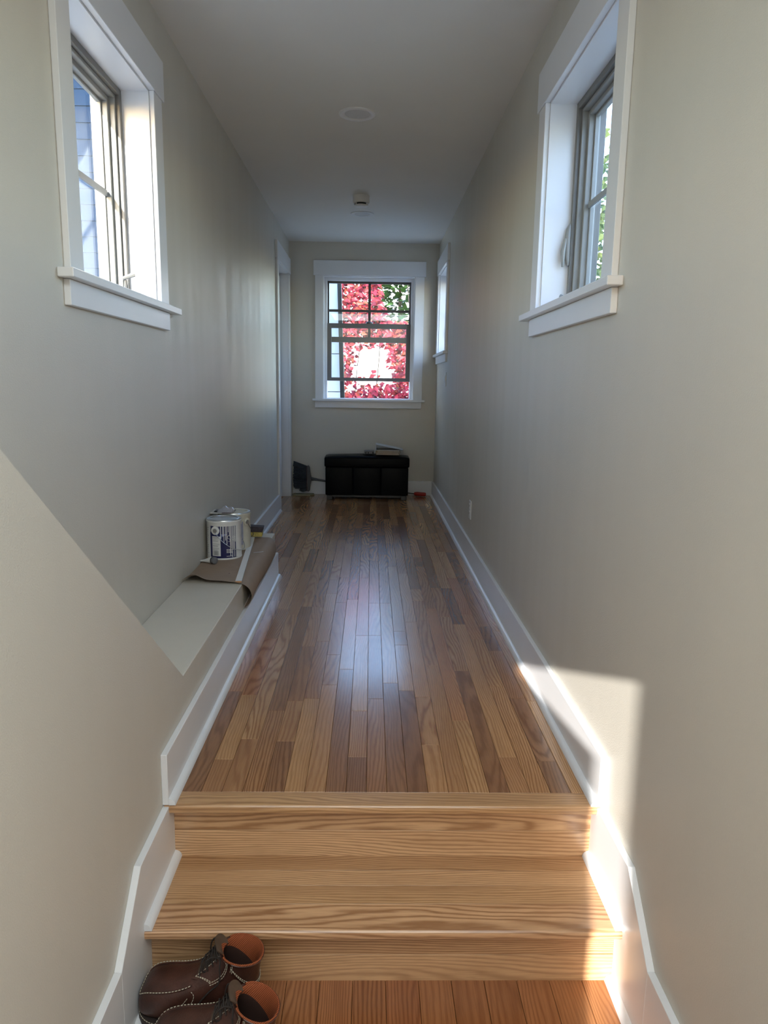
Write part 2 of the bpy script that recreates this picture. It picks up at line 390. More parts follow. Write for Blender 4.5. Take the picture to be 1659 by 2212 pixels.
# ---- two oak steps
stairs = empty('stairs', (0, 1.6, ZLOW)); struct(stairs, 'two oak steps with square nosings leading up to the passage', 'stairs')
SX0, SX1 = XB + .004, XR - .008
def nosing(y0, y1, zt, name='nosing'):
    th = .026; pts = [(y1, zt), (y1, zt - th)]
    r = .010
    pts += [(y0 + .006, zt - th)] + [(y0 + r - r * math.sin(a), zt - r + r * math.cos(a)) for a in [PI / 2, PI / 3, PI / 6, 0]]
    pts.insert(3, (y0, zt - th + .006))
    return MB().prism(pts, 'x', SX0, SX1).build(name, 'oak_stair', stairs, at=(0, (y0 + y1) / 2, zt), smooth=False)
RY1, RY2 = 1.782, 1.550
nosing(1.736, 1.8025, 0)
def board(name, y0, y1, z0, z1):
    return bx(SX0 + .006, SX1 - .004, y0, y1, z0, z1).build(name, 'oak_stair', stairs, bevel=.0003, at=(rp.uniform(-.3, .3), (y0 + y1) / 2, z1))
board('riser_board', RY1, RY1 + .018, -.101, -.0262); board('riser_board', RY1 - .0012, RY1 + .0168, -STEP - .02, -.1016)
ty = [RY1 + .005, 1.720, 1.661, 1.594]
for a, b_ in zip(ty[1:], ty[:-1]): board('tread_strip', a + .0007, b_ - .0007, -STEP - .026, -STEP)
nosing(1.502, 1.5936, -STEP)
board('riser_board', RY2, RY2 + .018, -.285, -STEP - .0262); board('riser_board', RY2 - .0012, RY2 + .0168, ZLOW - .02, -.2856)

# ---- baseboards
def qround(y0, y1, xf, s, z, parent, name='quarter_round'):
    r = .018; pts = [(xf, z), (xf + s * r, z)] + [(xf + s * r * math.cos(a), z + r * math.sin(a)) for a in [PI / 8, PI / 4, 3 * PI / 8, PI / 2]]
    return MB().prism(pts, 'y', y0, y1).build(name, 'trim_white', parent, smooth=True)
def stair_base(name, s, xw, label, yfar):
    """level run on the passage floor, then the stepped and raked run beside the stairs"""
    root = empty(name, (xw, 1.7, 0)); struct(root, label, 'baseboard')
    t = .017; a, b_ = xw, xw + s * t
    bx(a, b_, 1.737, yfar, 0.0005, BBH).build('upper_board', 'trim_white', root, bevel=.0015)
    MB().prism([(1.80, -.0265), (1.737, -.0265), (1.737, 0), (1.7369, -.006), (1.503, -.008), (1.358, -.150), (1.36, ZLOW - .01), (1.80, ZLOW - .01)][:1] +
               [(1.80, -.004), (1.503, -.006), (1.352, -.152), (1.352, ZLOW), (1.80, ZLOW)][0:], 'x', a, b_).build('stair_board', 'trim_white', root, bevel=.001)
    bx(a, b_, Y0, 1.3515, ZLOW, -.152).build('lower_board', 'trim_white', root, bevel=.001)
    qround(1.737, yfar, b_, s, .0005, root); qround(1.503, RY1 - .002, b_, s, -STEP, root); qround(Y0, RY2 - .002, b_, s, ZLOW, root)
    return root
stair_base('baseboard_left', 1, XB, 'white baseboard with quarter round along the bulkhead and left side of the steps', 4.0 + .017)
m = bx(XL, XB + .017, 4.0, 4.017, .0005, BBH)
root = empty('baseboard_left_far', (XL, 4.1, 0)); struct(root, 'white baseboard on the left wall between the ledge and the door', 'baseboard')
bx(XL, XL + .017, 4.0005, DR[0] - .096, .0005, BBH).build('board', 'trim_white', root, bevel=.0015); qround(4.0005, DR[0] - .096, XL + .017, 1, .0005, root)
stair_base('baseboard_right', -1, XR, 'white baseboard with quarter round along the right wall and right side of the steps', YB)
root = empty('baseboard_back', (0, YB, 0)); struct(root, 'white baseboard at the foot of the end wall', 'baseboard')
bx(XL + .02, XR - .018, YB - .017, YB, .0005, BBH).build('board', 'trim_white', root, bevel=.0015)

# ---- side casement windows
def casement(name, s, xw, hole, label, ext):
    """s=+1 opens towards +x, -1 towards -x; u = depth outwards from the wall face"""
    y0, y1, z0, z1 = hole; root = empty(name, (xw, (y0 + y1) / 2, z0)); struct(root, label, 'window')
    def B(u0, u1, a, b_, c, d): return bx(xw + s * u0, xw + s * u1, a, b_, c, d)
    cw = .095; tk = -.018; g_ = .006
    B(tk, 0, y0 - cw, y0 - g_, z0, z1 + g_).build('side_casing', 'trim_white', root, bevel=.0015)
    B(tk, 0, y1 + g_, y1 + cw + .008, z0, z1 + g_).build('side_casing', 'trim_white', root, bevel=.0015)
    B(tk - .004, 0, y0 - cw - ext, y1 + cw + .008 + ext, z1 + g_ + .0005, z1 + .145).build('head_casing', 'trim_white', root, bevel=.0015)
    B(.0005, .10, y0 - .0, y1 + .0, z0 - .018, z0 + .006).build('sill', 'trim_white', root, bevel=.0015)
    B(-.042, 0, y0 - cw - .045, y1 + cw + .10, z0 - .0185, z0 + .0055).build('stool', 'trim_white', root, bevel=.002)
    B(tk, 0, y0 - cw - .01, y1 + cw + .012, z0 - .085, z0 - .019).build('apron', 'trim_white', root, bevel=.0015)
    D = .108
    B(.0, D, y0 - .011, y0, z0, z1).build('jamb', 'trim_white', root); B(.0, D, y1, y1 + .011, z0, z1).build('jamb', 'trim_white', root)
    B(.0, D, y0 - .011, y1 + .011, z1, z1 + .011).build('jamb', 'trim_white', root)
    def ring(u0, u1, i, t, mat, nm, par, bev=.0015):
        a0, a1, b0, b1 = y0 + i, y1 - i, z0 + i, z1 - i
        m = MB(); m.add(B(u0, u1, a0, a0 + t, b0, b1).v, B(0, 1, 0, 1, 0, 1).f); m.add(B(u0, u1, a1 - t, a1, b0, b1).v, B(0, 1, 0, 1, 0, 1).f)
        m.add(B(u0, u1, a0 + t, a1 - t, b0, b0 + t).v, B(0, 1, 0, 1, 0, 1).f); m.add(B(u0, u1, a0 + t, a1 - t, b1 - t, b1).v, B(0, 1, 0, 1, 0, 1).f)
        return m.build(nm, mat, par, bevel=bev)
    ring(D - .012, .20, 0, .022, 'vinyl_taupe', 'frame', root)
    sash = ring(D + .002, .175, .0225, .012, 'vinyl_light', 'sash', root)
    ring(D + .022, .17, .0345, .016, 'vinyl_light', 'sash_bead', root); ring(D + .042, .165, .0505, .008, 'vinyl_light', 'glazing_bead', root)
    B(.152, .1555, y0 + .05, y1 - .05, z0 + .05, z1 - .05).build('pane', 'window_glass', sash)
    zm = z0 + .375
    B(.142, .1505, y0 + .0585, y1 - .0585, zm - .010, zm + .010).build('muntin', 'vinyl_light', sash)
    # lever latch on the far jamb side of the frame, and the folding crank at the sill
    if s > 0: yl, zl = y1 - .012, z0 + .20
    else: yl, zl = y1 - .012, z0 + .05
    X = lambda u: xw + s * u
    if s > 0:
        pl = MB().tube([(X(D - .016), yl, zl - .03), (X(D - .020), yl, zl + .0), (X(D - .022), yl, zl + .06), (X(D - .019), yl, zl + .10), (X(D - .014), yl, zl + .12)], [.006, .011, .012, .010, .004], n=10).build('latch_plate', 'vinyl_light', root, smooth=True)
        MB().tube([(X(D - .030), yl - .004, zl + .065), (X(D - .038), yl - .006, zl + .02), (X(D - .036), yl - .004, zl - .035)], [.006, .009, .005], n=8).build('lever', 'vinyl_light', pl, smooth=True)
    cy = y1 - .10
    ck = MB().tube([(X(D - .02), cy + .01, z0 + .006), (X(D - .026), cy + .012, z0 + .04), (X(D - .030), cy - .002, z0 + .075 if s < 0 else z0 + .03)], [.009, .008, .005], n=8).build('crank', 'vinyl_taupe', root, smooth=True)
    zk = z0 + (.078 if s < 0 else .032)
    MB().tube([(X(D - .022), cy - .012, zk), (X(D - .058), cy + .012, zk + .018)], [.006, .0085], n=8).build('crank_knob', 'vinyl_light', ck, smooth=True)
    return root
casement('window_1', -1, XL, WL, 'white-cased casement window on the left wall, muntin shadow on its jamb', .022)
casement('window_2', 1, XR, WR, 'white-cased casement window on the right wall, nearest the viewer', .022)
casement('window_3', 1, XR, WF, 'small white-cased window at the far end of the right wall', .012)

# ---- double-hung window in the end wall
root = empty('window_4', (0, YB, WE[2])); struct(root, 'double-hung window in the end wall with its lower sash raised', 'window')
x0, x1, z0, z1 = WE; tk = .018
bx(x0 - .085, x0 - .006, YB - tk, YB, z0, z1 + .006).build('side_casing', 'trim_white', root, bevel=.0015)
bx(x1 + .006, x1 + .094, YB - tk, YB, z0, z1 + .006).build('side_casing', 'trim_white', root, bevel=.0015)
bx(x0 - .1, x1 + .108, YB - tk - .004, YB, z1 + .0065, z1 + .145).build('head_casing', 'trim_white', root, bevel=.0015)
bx(x0 - .112, x1 + .12, YB - .045, YB - .0003, z0 - .008, z0 + .014).build('stool', 'trim_white', root, bevel=.002)
bx(x0, x1, YB, YB + .10, z0 - .008, z0 + .014).build('sill', 'trim_white', root, bevel=.001)
bx(x0 - .088, x1 + .09, YB - tk, YB, z0 - .072, z0 - .0085).build('apron', 'trim_white', root, bevel=.0015)
bx(x0 - .011, x0, YB, YB + .10, z0, z1).build('jamb', 'trim_white', root); bx(x1, x1 + .011, YB, YB + .10, z0, z1).build('jamb', 'trim_white', root)
bx(x0 - .011, x1 + .011, YB, YB + .10, z1, z1 + .011).build('jamb', 'trim_white', root)
def ring_y(yA, yB_, a0, a1, b0, b1, ts, tb, tt, mat, nm, par):
    m = MB(); m.box(a0, a0 + ts, yA, yB_, b0, b1); m.box(a1 - ts, a1, yA, yB_, b0, b1); m.box(a0 + ts, a1 - ts, yA, yB_, b0, b0 + tb); m.box(a0 + ts, a1 - ts, yA, yB_, b1 - tt, b1)
    return m.build(nm, mat, par, bevel=.0015)
ring_y(YB + .075, YB + .19, x0, x1, z0 + .014, z1, .026, .006, .026, 'trim_white', 'liner', root)
fx0, fx1 = x0 + .026, x1 - .026
up_s = ring_y(YB + .135, YB + .165, fx0, fx1, 1.515, z1 - .012, .016, .052, .034, 'vinyl_dark', 'upper_sash', root)
bx(-.042, -.016, YB + .14, YB + .16, 1.567, z1 - .046).build('muntin', 'vinyl_dark', up_s)
bx(fx0 + .016, fx1 - .016, YB + .141, YB + .159, 1.808, 1.832).build('muntin', 'vinyl_dark', up_s)
bx(fx0 + .012, fx1 - .012, YB + .1492, YB + .1508, 1.55, z1 - .03).build('pane', 'window_glass', up_s)
lo_s = ring_y(YB + .092, YB + .126, fx0, fx1, 1.135, 1.695, .042, .034, .046, 'vinyl_taupe', 'lower_sash', root)
bx(fx0 + .038, fx1 - .038, YB + .1082, YB + .1098, 1.155, 1.66).build('pane', 'window_glass', lo_s)
lk = MB().lathe([(.034, 0), (.034, .010), (.024, .020), (.010, .026)], (-.03, YB + .108, 1.695), 16).build('sash_lock', 'vinyl_dark', lo_s, smooth=True)

# ---- door on the left wall, far end
root = empty('door_1', (XL, 6.6, 0)); struct(root, 'white door in a white cased opening at the far left', 'door')
y0, y1, z0, z1 = DR
bx(XL, XL + .018, y0 - .095, y0 - .006, .001, z1 + .006).build('side_casing', 'trim_white', root, bevel=.0015)
bx(XL, XL + .018, y1 + .006, y1 + .095, .001, z1 + .006).build('side_casing', 'trim_white', root, bevel=.0015)
bx(XL, XL + .022, y0 - .112, y1 + .11, z1 + .0065, z1 + .15).build('head_casing', 'trim_white', root, bevel=.0015)
bx(XL - .14, XL, y0 - .011, y0, .001, z1).build('jamb', 'trim_white', root); bx(XL - .14, XL, y1, y1 + .011, .001, z1).build('jamb', 'trim_white', root); bx(XL - .14, XL, y0 - .011, y1 + .011, z1, z1 + .011).build('jamb', 'trim_white', root)
bx(XL - .20, XL - .0, y0 - .0, y1, -.0185, -.001).build('threshold', 'raw_wood', root)
slab = bx(XL - .105, XL - .068, y0 + .003, y1 - .006, .012, z1 - .022).build('door_slab', 'trim_white', root, bevel=.002)
for (a, b_) in ((.18, .92), (1.10, 1.98)):
    for (c, d) in ((.10, .33), (.41, .64)):
        m = MB(); ya, yb, za, zb = y0 + c, y0 + d, a, b_
        for q in ((ya, yb, za, za + .012), (ya, yb, zb - .012, zb), (ya, ya + .012, za, zb), (yb - .012, yb, za, zb)): m.box(XL - .068, XL - .064, *q)
        m.build('panel_mould', 'trim_white', slab)
kn = MB().tube([(XL - .068, y0 + .06, .95), (XL - .050, y0 + .06, .95), (XL - .036, y0 + .06, .95), (XL - .020, y0 + .06, .95)], [.022, .009, .026, .016], n=14).build('knob', 'metal_tin', slab, smooth=True)
bx(XL - .14, XL - .105, y0, y1, .001, .012).build('stop', 'trim_white', root)

# ------------------------------------------------------------------ ceiling fittings, switch, outlet
def recessed(x, y, label):
    root = empty('recessed_light', (x, y, ZC)); tag(root, label, 'ceiling light', 'recessed ceiling lights')
    MB().lathe([(.061, -.001), (.064, -.004), (.086, -.007), (.091, -.004), (.092, 0)], (x, y, ZC), 40, cap=False).build('trim_ring', 'plastic_white', root, smooth=True)
    MB().lathe([(.0635, 0), (.0635, -.0015), (.055, -.0022), (.001, -.0024)], (x, y, ZC), 40, cap=False).build('lens', 'lens_white', root, smooth=True)
recessed(-.087, 3.852, 'round white recessed ceiling light, the nearer of the two')
recessed(-.09, 5.98, 'round recessed light on the ceiling just beyond the smoke detector')
sx, sy = -.09, 5.44
root = empty('smoke_detector', (sx, sy, ZC)); tag(root, 'white round smoke detector hanging between the two ceiling lights', 'smoke detector')
MB().lathe([(.062, 0), (.062, -.006), (.060, -.010)], (sx, sy, ZC), 32).build('mounting_plate', 'plastic_white', root, smooth=True)
MB().lathe([(.0605, -.010), (.0605, -.045), (.056, -.050), (.050, -.050)], (sx, sy, ZC), 32).build('housing', 'plastic_white', root, smooth=True)
MB().lathe([(.044, -.049), (.044, -.062)], (sx, sy, ZC), 32).build('sensor_gap', 'plastic_black', root)
for k in range(10):
    a = 2 * PI * k / 10 + .1
    if abs(math.sin(a) + 1) < .25: continue
    c_, s_ = math.cos(a), math.sin(a)
    bx(sx + .047 * c_ - .004, sx + .047 * c_ + .004, sy + .047 * s_ - .004, sy + .047 * s_ + .004, ZC - .063, ZC - .049).build('vent_rib', 'plastic_white', root)
MB().lathe([(.050, -.062), (.050, -.066), (.044, -.072), (.010, -.074)], (sx, sy, ZC), 32).build('cap', 'plastic_white', root, smooth=True)
root = empty('wall_outlet', (XR, 4.45, .333)); tag(root, 'white duplex outlet low on the right wall above the baseboard', 'outlet')
bx(XR - .006, XR, 4.415, 4.485, .274, .392).build('cover_plate', 'plastic_white', root, bevel=.002)
for zc in (.310, .356):
    rc = bx(XR - .0085, XR - .006, 4.433, 4.467, zc - .016, zc + .016).build('receptacle', 'plastic_white', root, bevel=.001)
    for yy in (4.443, 4.457): bx(XR - .0089, XR - .0085, yy - .0012, yy + .0012, zc - .004, zc + .008).build('slot', 'plastic_black', rc)
root = empty('light_switch', (XR, 6.22, 1.16)); tag(root, 'white light switch on the right wall under the far window', 'switch')
bx(XR - .006, XR, 6.185, 6.255, 1.10, 1.218).build('cover_plate', 'plastic_white', root, bevel=.002)
MB().prism([(XR - .006, 1.128), (XR - .013, 1.16), (XR - .008, 1.192), (XR - .006, 1.192)], 'y', 6.204, 6.236).build('rocker', 'plastic_white', root)

# ------------------------------------------------------------------ on the ledge
ZP = ZL + .0012
def paper_fn(u, v):
    y = 2.945 + v * .925; L1 = .235; R = .058; arc = R * 2.72
    s_ = u * (L1 + arc); x0_ = XL + .006
    wob = .0025 * math.sin(7 * v + 3 * u) * (1 if u > .05 else 0)
    if s_ < L1:
        x = x0_ + s_; z = ZP + .002
        k = max(0, 1 - v * 5.5); hump = math.exp(-((s_ - .045) / .045) ** 2)
        z += .034 * k * k * hump + .012 * k * math.exp(-((s_ - .14) / .09) ** 2)
        if s_ < .02: z += .0
    else:
        a = (s_ - L1) / R; fl = 1 - .35 * v
        x = x0_ + L1 + R * math.sin(a) * (1.0 - .25 * v); z = ZP + .002 - R * (1 - math.cos(a)) * (1 + .12 * v)
        y += .012 * (s_ - L1) / arc * (1 - v)
    return (x + (wob if s_ >= L1 else 0), y, z + abs(wob) * .6)
kp = MB().grid(paper_fn, 44, 36).build('kraft_paper_sheet', 'kraft_paper', None, smooth=True, thick=-.0006, at=(-.66, 3.4, ZP))
tag(kp, 'brown kraft paper sheet curling over the edge of the ledge', 'paper')
m = MB(); m.grid(lambda u, v: (-.585 + .045 * u, 3.50 + .03 * u + .004 * math.sin(6 * u) + (v - .5) * (.007 + .004 * u), ZP + .0042), 8, 2)
m.build('paint_smear', 'paint_drip', kp)
# a fleck of dirt on the paper
MB().lathe([(.003, 0), (.002, .003)], (-.628, 3.10, ZP + .0026), 7).build('fleck', 'broom_red', kp)

def paint_can(x, y, z, body, label, face, printed):
    root = empty('paint_can', (x, y, z)); tag(root, label, 'paint can', 'paint cans on the ledge')
    R_, H = .0825, .190
    MB().lathe([(R_ - .003, .0), (R_, .001), (R_ + .0015, .004), (R_, .007), (R_, H - .010), (R_ + .002, H - .007), (R_ + .002, H - .003), (R_, H)], (x, y, z), 48).build('body', body, root, smooth=True)
    MB().lathe([(R_ + .0005, H - .001), (R_ - .001, H + .003), (R_ - .009, H + .003), (R_ - .011, H - .002)], (x, y, z), 48, cap=False).build('rim', 'metal_tin', root, smooth=True)
    MB().lathe([(R_ - .009, H + .0015), (R_ - .012, H + .004), (R_ - .016, H + .004), (R_ - .018, H + .0005), (R_ - .03, H + .0005), (.001, H + .0005)], (x, y, z), 48, cap=False).build('lid', 'metal_tin' if printed else 'can_cream', root, smooth=True)
    def patch(mb, a0, a1, za, zb, dr, n=8):
        vs = []; 
        for zz in (za, zb):
            for k in range(n + 1):
                a = math.radians(face + a0 + (a1 - a0) * k / n); vs.append((x + (R_ + dr) * math.cos(a), y + (R_ + dr) * math.sin(a), z + zz))
        mb.add(vs, [(k, k + 1, n + 2 + k, n + 1 + k) for k in range(n)])
    ears = (-30, 150) if printed else (48, 228)
    for e in ears:
        a = math.radians(face + e); d = Vector((math.cos(a), math.sin(a), 0)); c = Vector((x, y, z + .145)) + d * R_
        er = MB().tube([c - d * .004, c + d * .003, c + d * .0045], [.021, .021, .017], n=18).build('ear', 'can_white' if printed else body, root, smooth=True)
        MB().tube([c + d * .003, c + d * .008, c + d * .0085], [.012, .010, .005], n=14).build('rivet', 'metal_tin', er, smooth=True)
    # wire bail hanging down the front
    e0, e1 = ears[0], ears[0] + 180
    pts = []
    for k in range(25):
        t = k / 24; a = math.radians(face + e0 + (e1 - e0) * t)
        rr = R_ + .006 + .010 * math.sin(PI * t)
        pts.append((x + rr * math.cos(a), y + rr * math.sin(a), z + .143 - .100 * math.sin(PI * t) ** .8 * (1 if t < .5 else 1)))
    MB().tube(pts, .0016, 6).build('bail', 'metal_tin' if printed else 'metal_dark', root, smooth=True)
    if printed:
        m = MB(); patch(m, -52, 46, .010, .166, .0004, 20); lb = m.build('label', 'label_navy', root, smooth=True)
        m = MB(); patch(m, -43, -13, .020, .117, .0008, 8); pn = m.build('text_panel', 'can_white', lb, smooth=True)
        m = MB(); rr = random.Random(3)
        for k in range(13):
            zz = .1125 - k * .0052
            if k in (5, 9): continue
            patch(m, -41, -16 - rr.uniform(0, 7), zz - (.0022 if k in (0, 8) else .0012), zz, .0011, 4)
        aa = -39
        while aa < -20:
            wd = rr.choice((.7, 1.2, 1.8)); patch(m, aa, aa + wd, .024, .046, .0011, 1); aa += wd + rr.choice((.7, 1.1))
        m.build('panel_print', 'print_grey', pn)
        m = MB()
        for k, zz in enumerate((.050, .043, .036)): patch(m, 6, 12, zz, zz + .0035, .0009, 2); patch(m, 13, 20, zz, zz + .0035, .0009, 2); patch(m, 21, 27 - 3 * (k % 2), zz, zz + .0035, .0009, 2)
        patch(m, 6, 26, .018, .0205, .0009, 4)
        m.build('small_print', 'can_white', lb)
        m = MB(); patch(m, -14, 8, .124, .128, .0009, 4)
        vs = []
        for k in range(5): patch(m, -12 + 4 * k, -9 + 4 * k, .112 + .003 * k, .126, .0009, 1)
        m.build('logo_fan', 'print_blue', lb)
        # outlined S and 8 of the logo
        m = MB()
        def ring_print(ac, zc, ra, rz, a0, a1):
            prev = None
            pl = []
            for k in range(15):
                q = a0 + (a1 - a0) * k / 14; a = math.radians(face + ac + ra * math.cos(q)); pl.append((x + (R_ + .001) * math.cos(a), y + (R_ + .001) * math.sin(a), z + zc + rz * math.sin(q)))
            m.tube(pl, .0008, 5)
        ring_print(14, .113, 4.5, .0075, .3, PI * 1.5); ring_print(14, .098, 4.5, .0075, PI * .5, -PI * .7)
        ring_print(33, .111, 3.5, .006, 0, 2 * PI); ring_print(33, .099, 3.5, .006, 0, 2 * PI)
        m.build('logo_letters', 'can_white', lb)
        # white paint run down over the label
        m = MB(); rr = random.Random(9)
        runs = [(-50, 1.2, .140), (-36, 1.6, .150), (-24, 2.2, .128), (-20, 1.2, .150), (-13, 2.6, .106), (-6, 2.0, .120), (-2.5, 1.8, .090), (3, 2.0, .100), (7, 2.2, .078), (12, 1.4, .140), (15.5, 1.6, .122), (18.5, 2.6, .022), (22.5, 1.4, .060), (25.5, 2.6, .014), (30, 1.6, .050), (33, 2.8, .016), (37, 1.4, .090), (40, 5.5, .012)]
        for a0, wd, zb in runs:
            patch(m, a0, a0 + wd, zb, .1665, .0012, 2)
            am = math.radians(face + a0 + wd / 2); m.lathe([(.0003, -.003), (.0016, 0), (.0003, .003)], (x + (R_ + .0006) * math.cos(am), y + (R_ + .0006) * math.sin(am), z + zb), 6)
        m.build('paint_drips', 'paint_drip', lb, smooth=True)
        m = MB()
        for k in range(14): patch(m, -78, -60 - (k * 7 % 9), .03 + k * .0095, .0315 + k * .0095, .0006, 3)
        m.build('side_print', 'print_grey', root)
    else:
        m = MB()
        for k in range(5): patch(m, 8 + 5 * k, 10.5 + 5 * k, .03, .15 - .01 * (k % 2), .0006, 2)
        m.build('faded_print', 'print_blue', root)
    return root
paint_can(-.714, 3.425, ZP + .003, 'can_white', 'white paint can with navy label and white drips, nearest on the ledge', -78, True)
paint_can(-.700, 3.615, ZP + .003, 'can_cream', 'cream paint can standing behind the navy-labelled can', -79, False)
# packet lying on the rear can
px, py, pz = -.745, 3.575, ZP + .003 + .190 + .0045
root = empty('blister_pack', (px, py, pz)); tag(root, 'crumpled clear blister pack with a card on the rear can lid', 'packet')
bx(px - .062, px + .045, py - .05, py + .06, pz, pz + .0015).build('card', 'paper_white', root)
m = MB(); m.grid(lambda u, v: (px - .03 + .085 * u, py - .035 + .08 * v, pz + .002 + .026 * (math.sin(PI * u) * math.sin(PI * v)) ** .5 * (1 + .25 * math.sin(13 * u + 5 * v))), 12, 10)
m.build('bubble', 'clear_plastic', root, smooth=True)
bx(px - .045, px - .025, py - .02, py + .03, pz + .0016, pz + .008).build('insert', 'plastic_black', root, bevel=.002)
bx(px + .0, px + .044, py - .0495, py - .032, pz + .0016, pz + .0030).build('red_print', 'broom_red', root)
# sealant tube
root = empty('caulk_tube', (-.745, 3.275, ZP + .003), 0); tag(root, 'white squeezed caulk tube with a dark cap lying before the navy can', 'tube')
ax = Vector((.80, -.60, 0)).normalized(); sd = Vector((-ax.y, ax.x, 0)); p0 = Vector((-.806, 3.325, ZP + .004))
m = MB(); vs = []; n = 18; sec = [(0, .022, .0015, .004), (.02, .022, .005, .006), (.05, .020, .011, .012), (.075, .0175, .0160, .0165), (.082, .017, .0170, .017)]
for d, rw, rh, zc in sec:
    for k in range(n):
        a = 2 * PI * k / n; q = p0 + ax * d + sd * rw * math.cos(a); vs.append((q.x, q.y, ZP + .0035 + zc + rh * math.sin(a)))
fs = [(i * n + k, i * n + (k + 1) % n, (i + 1) * n + (k + 1) % n, (i + 1) * n + k) for i in range(len(sec) - 1) for k in range(n)]
fs += [tuple(range(n))[::-1], tuple(range((len(sec) - 1) * n, len(sec) * n))]
m.add(vs, fs); m.build('tube_body', 'plastic_white', root, smooth=True)
q0 = p0 + ax * .082 + Vector((0, 0, .0165)); 
MB().tube([q0, q0 + ax * .005], .0172, 18).build('collar', 'plastic_black', root)
MB().tube([q0 + ax * .005, q0 + ax * .018, q0 + ax * .020], [.0165, .0165, .013], 18).build('cap', 'device_grey', root, smooth=True)
# lath strip
A = Vector((-.560, 2.952, 0)); B_ = Vector((-.655, 3.93, 0)); d = (B_ - A).normalized(); n_ = Vector((-d.y, d.x, 0)) * .0135
root = empty('trim_strip', (-.60, 3.4, ZP + .005)); tag(root, 'white painted lath with a raw wood end lying on the brown paper', 'wood strip')
zz = ZP + .006
m = MB(); C4 = [A + n_, A - n_, B_ - n_, B_ + n_]
m.add([(c.x, c.y, zz) for c in C4] + [(c.x, c.y, zz + .006) for c in C4], [(3, 2, 1, 0), (4, 5, 6, 7), (0, 1, 5, 4), (1, 2, 6, 5), (2, 3, 7, 6), (3, 0, 4, 7)]); m.build('lath', 'trim_white', root)
A2 = A - d * .0012; C4 = [A2 + n_, A2 - n_, A - n_, A + n_]
m = MB(); m.add([(c.x, c.y, zz) for c in C4] + [(c.x, c.y, zz + .006) for c in C4], [(3, 2, 1, 0), (4, 5, 6, 7), (0, 1, 5, 4), (1, 2, 6, 5), (2, 3, 7, 6), (3, 0, 4, 7)]); m.build('cut_end', 'raw_wood', root)
# two-layer sponge
sx, sy, sz = -.632, 3.862, ZP + .0125
root = empty('sanding_sponge', (sx, sy, sz), .06); tag(root, 'two-layer sponge, yellow below and dark purple above, behind the cans', 'sponge')
MB().prism([(-.044, 0), (.038, 0), (.040, .026), (-.044, .027)], 'y', -.03, .03).build('yellow_foam', 'sponge_yellow', root, bevel=.004, seg=2, at=(0, 0, 0)).location = (0, 0, 0)
MB().prism([(-.044, .0275), (.040, .0265), (.047, .054), (-.040, .060), (-.046, .050)], 'y', -.031, .031).build('dark_foam', 'sponge_dark', root, bevel=.003, seg=2, at=(0, 0, 0)).location = (0, 0, 0)

# ------------------------------------------------------------------ far end: ottoman and what lies on and by it
def rbox(x0, x1, y0, y1, z0, z1, name, mat, parent, bev, seg=4, puff=0):
    nx, ny, nz = 14, 8, 6
    o = bx(x0, x1, y0, y1, z0, z1).build(name, mat, parent, bevel=bev, seg=seg, smooth=True)
    return o
OX0, OX1, OY0, OY1 = -.442, .372, 6.80, 7.065
root = empty('storage_ottoman', ((OX0 + OX1) / 2, (OY0 + OY1) / 2, 0)); tag(root, 'black leather storage ottoman under the end window', 'ottoman')
body = MB()
pw = (OX1 - OX0 - .012) / 3
for k in range(3):
    a = OX0 + .006 + k * pw
    rbox(a + .001, a + pw - .001, OY0 + .012, OY0 + .05, .045, .318, 'front_panel', 'leather_black', root, .010)
rbox(OX0 + .007, OX1 - .007, OY0 + .03, OY1 - .005, .042, .318, 'body', 'leather_black', root, .010)
m = MB()
def lid_fn(x, y):
    u = (x - OX0) / (OX1 - OX0); v = (y - OY0) / (OY1 - OY0)
    return .030 * (max(0, math.sin(PI * u)) * max(0, math.sin(PI * v))) ** .45
lid = MB(); NX, NY = 40, 20
lid.grid(lambda u, v: (OX0 + (OX1 - OX0) * u, OY0 + (OY1 - OY0) * v, .412 + .024 * max(0, math.sin(PI * u) * math.sin(PI * v)) ** .35 + (.003 * math.sin(9 * u + 4 * v) * math.sin(PI * u) * math.sin(PI * v))), NX, NY)
nv = len(lid.v)
top = lid.build('cushion_top', 'leather_black', root, smooth=True)
rbox(OX0 - .002, OX1 + .002, OY0 - .002, OY1 + .002, .320, .4135, 'lid', 'leather_black', root, .014)
MB().tube([(OX0 - .001, OY0 - .002, .345), (-.2, OY0 - .003, .343), (.1, OY0 - .003, .345), (OX1 + .001, OY0 - .002, .344)], .0028, 6).build('lid_seam', 'leather_black', root, smooth=True)
for fx in (OX0 + .02, OX1 - .075):
    for fy in (OY0 + .015, OY1 - .07): bx(fx, fx + .055, fy, fy + .055, 0.0005, .044).build('foot', 'plastic_black', root, bevel=.003)
bx(OX0 + .03, OX1 - .03, OY0 + .03, OY1 - .03, .025, .043).build('underside', 'plastic_black', root)
TOPZ = .4375
rf = random.Random(4)
FL = ['bottom manila folder of the stack on the ottoman', 'manila folder second from the bottom of the stack on the ottoman', 'manila folder third from the bottom of the stack on the ottoman', 'manila folder third from the top of the stack on the ottoman', 'manila folder second from the top of the stack on the ottoman', 'topmost manila folder directly under the white binder']
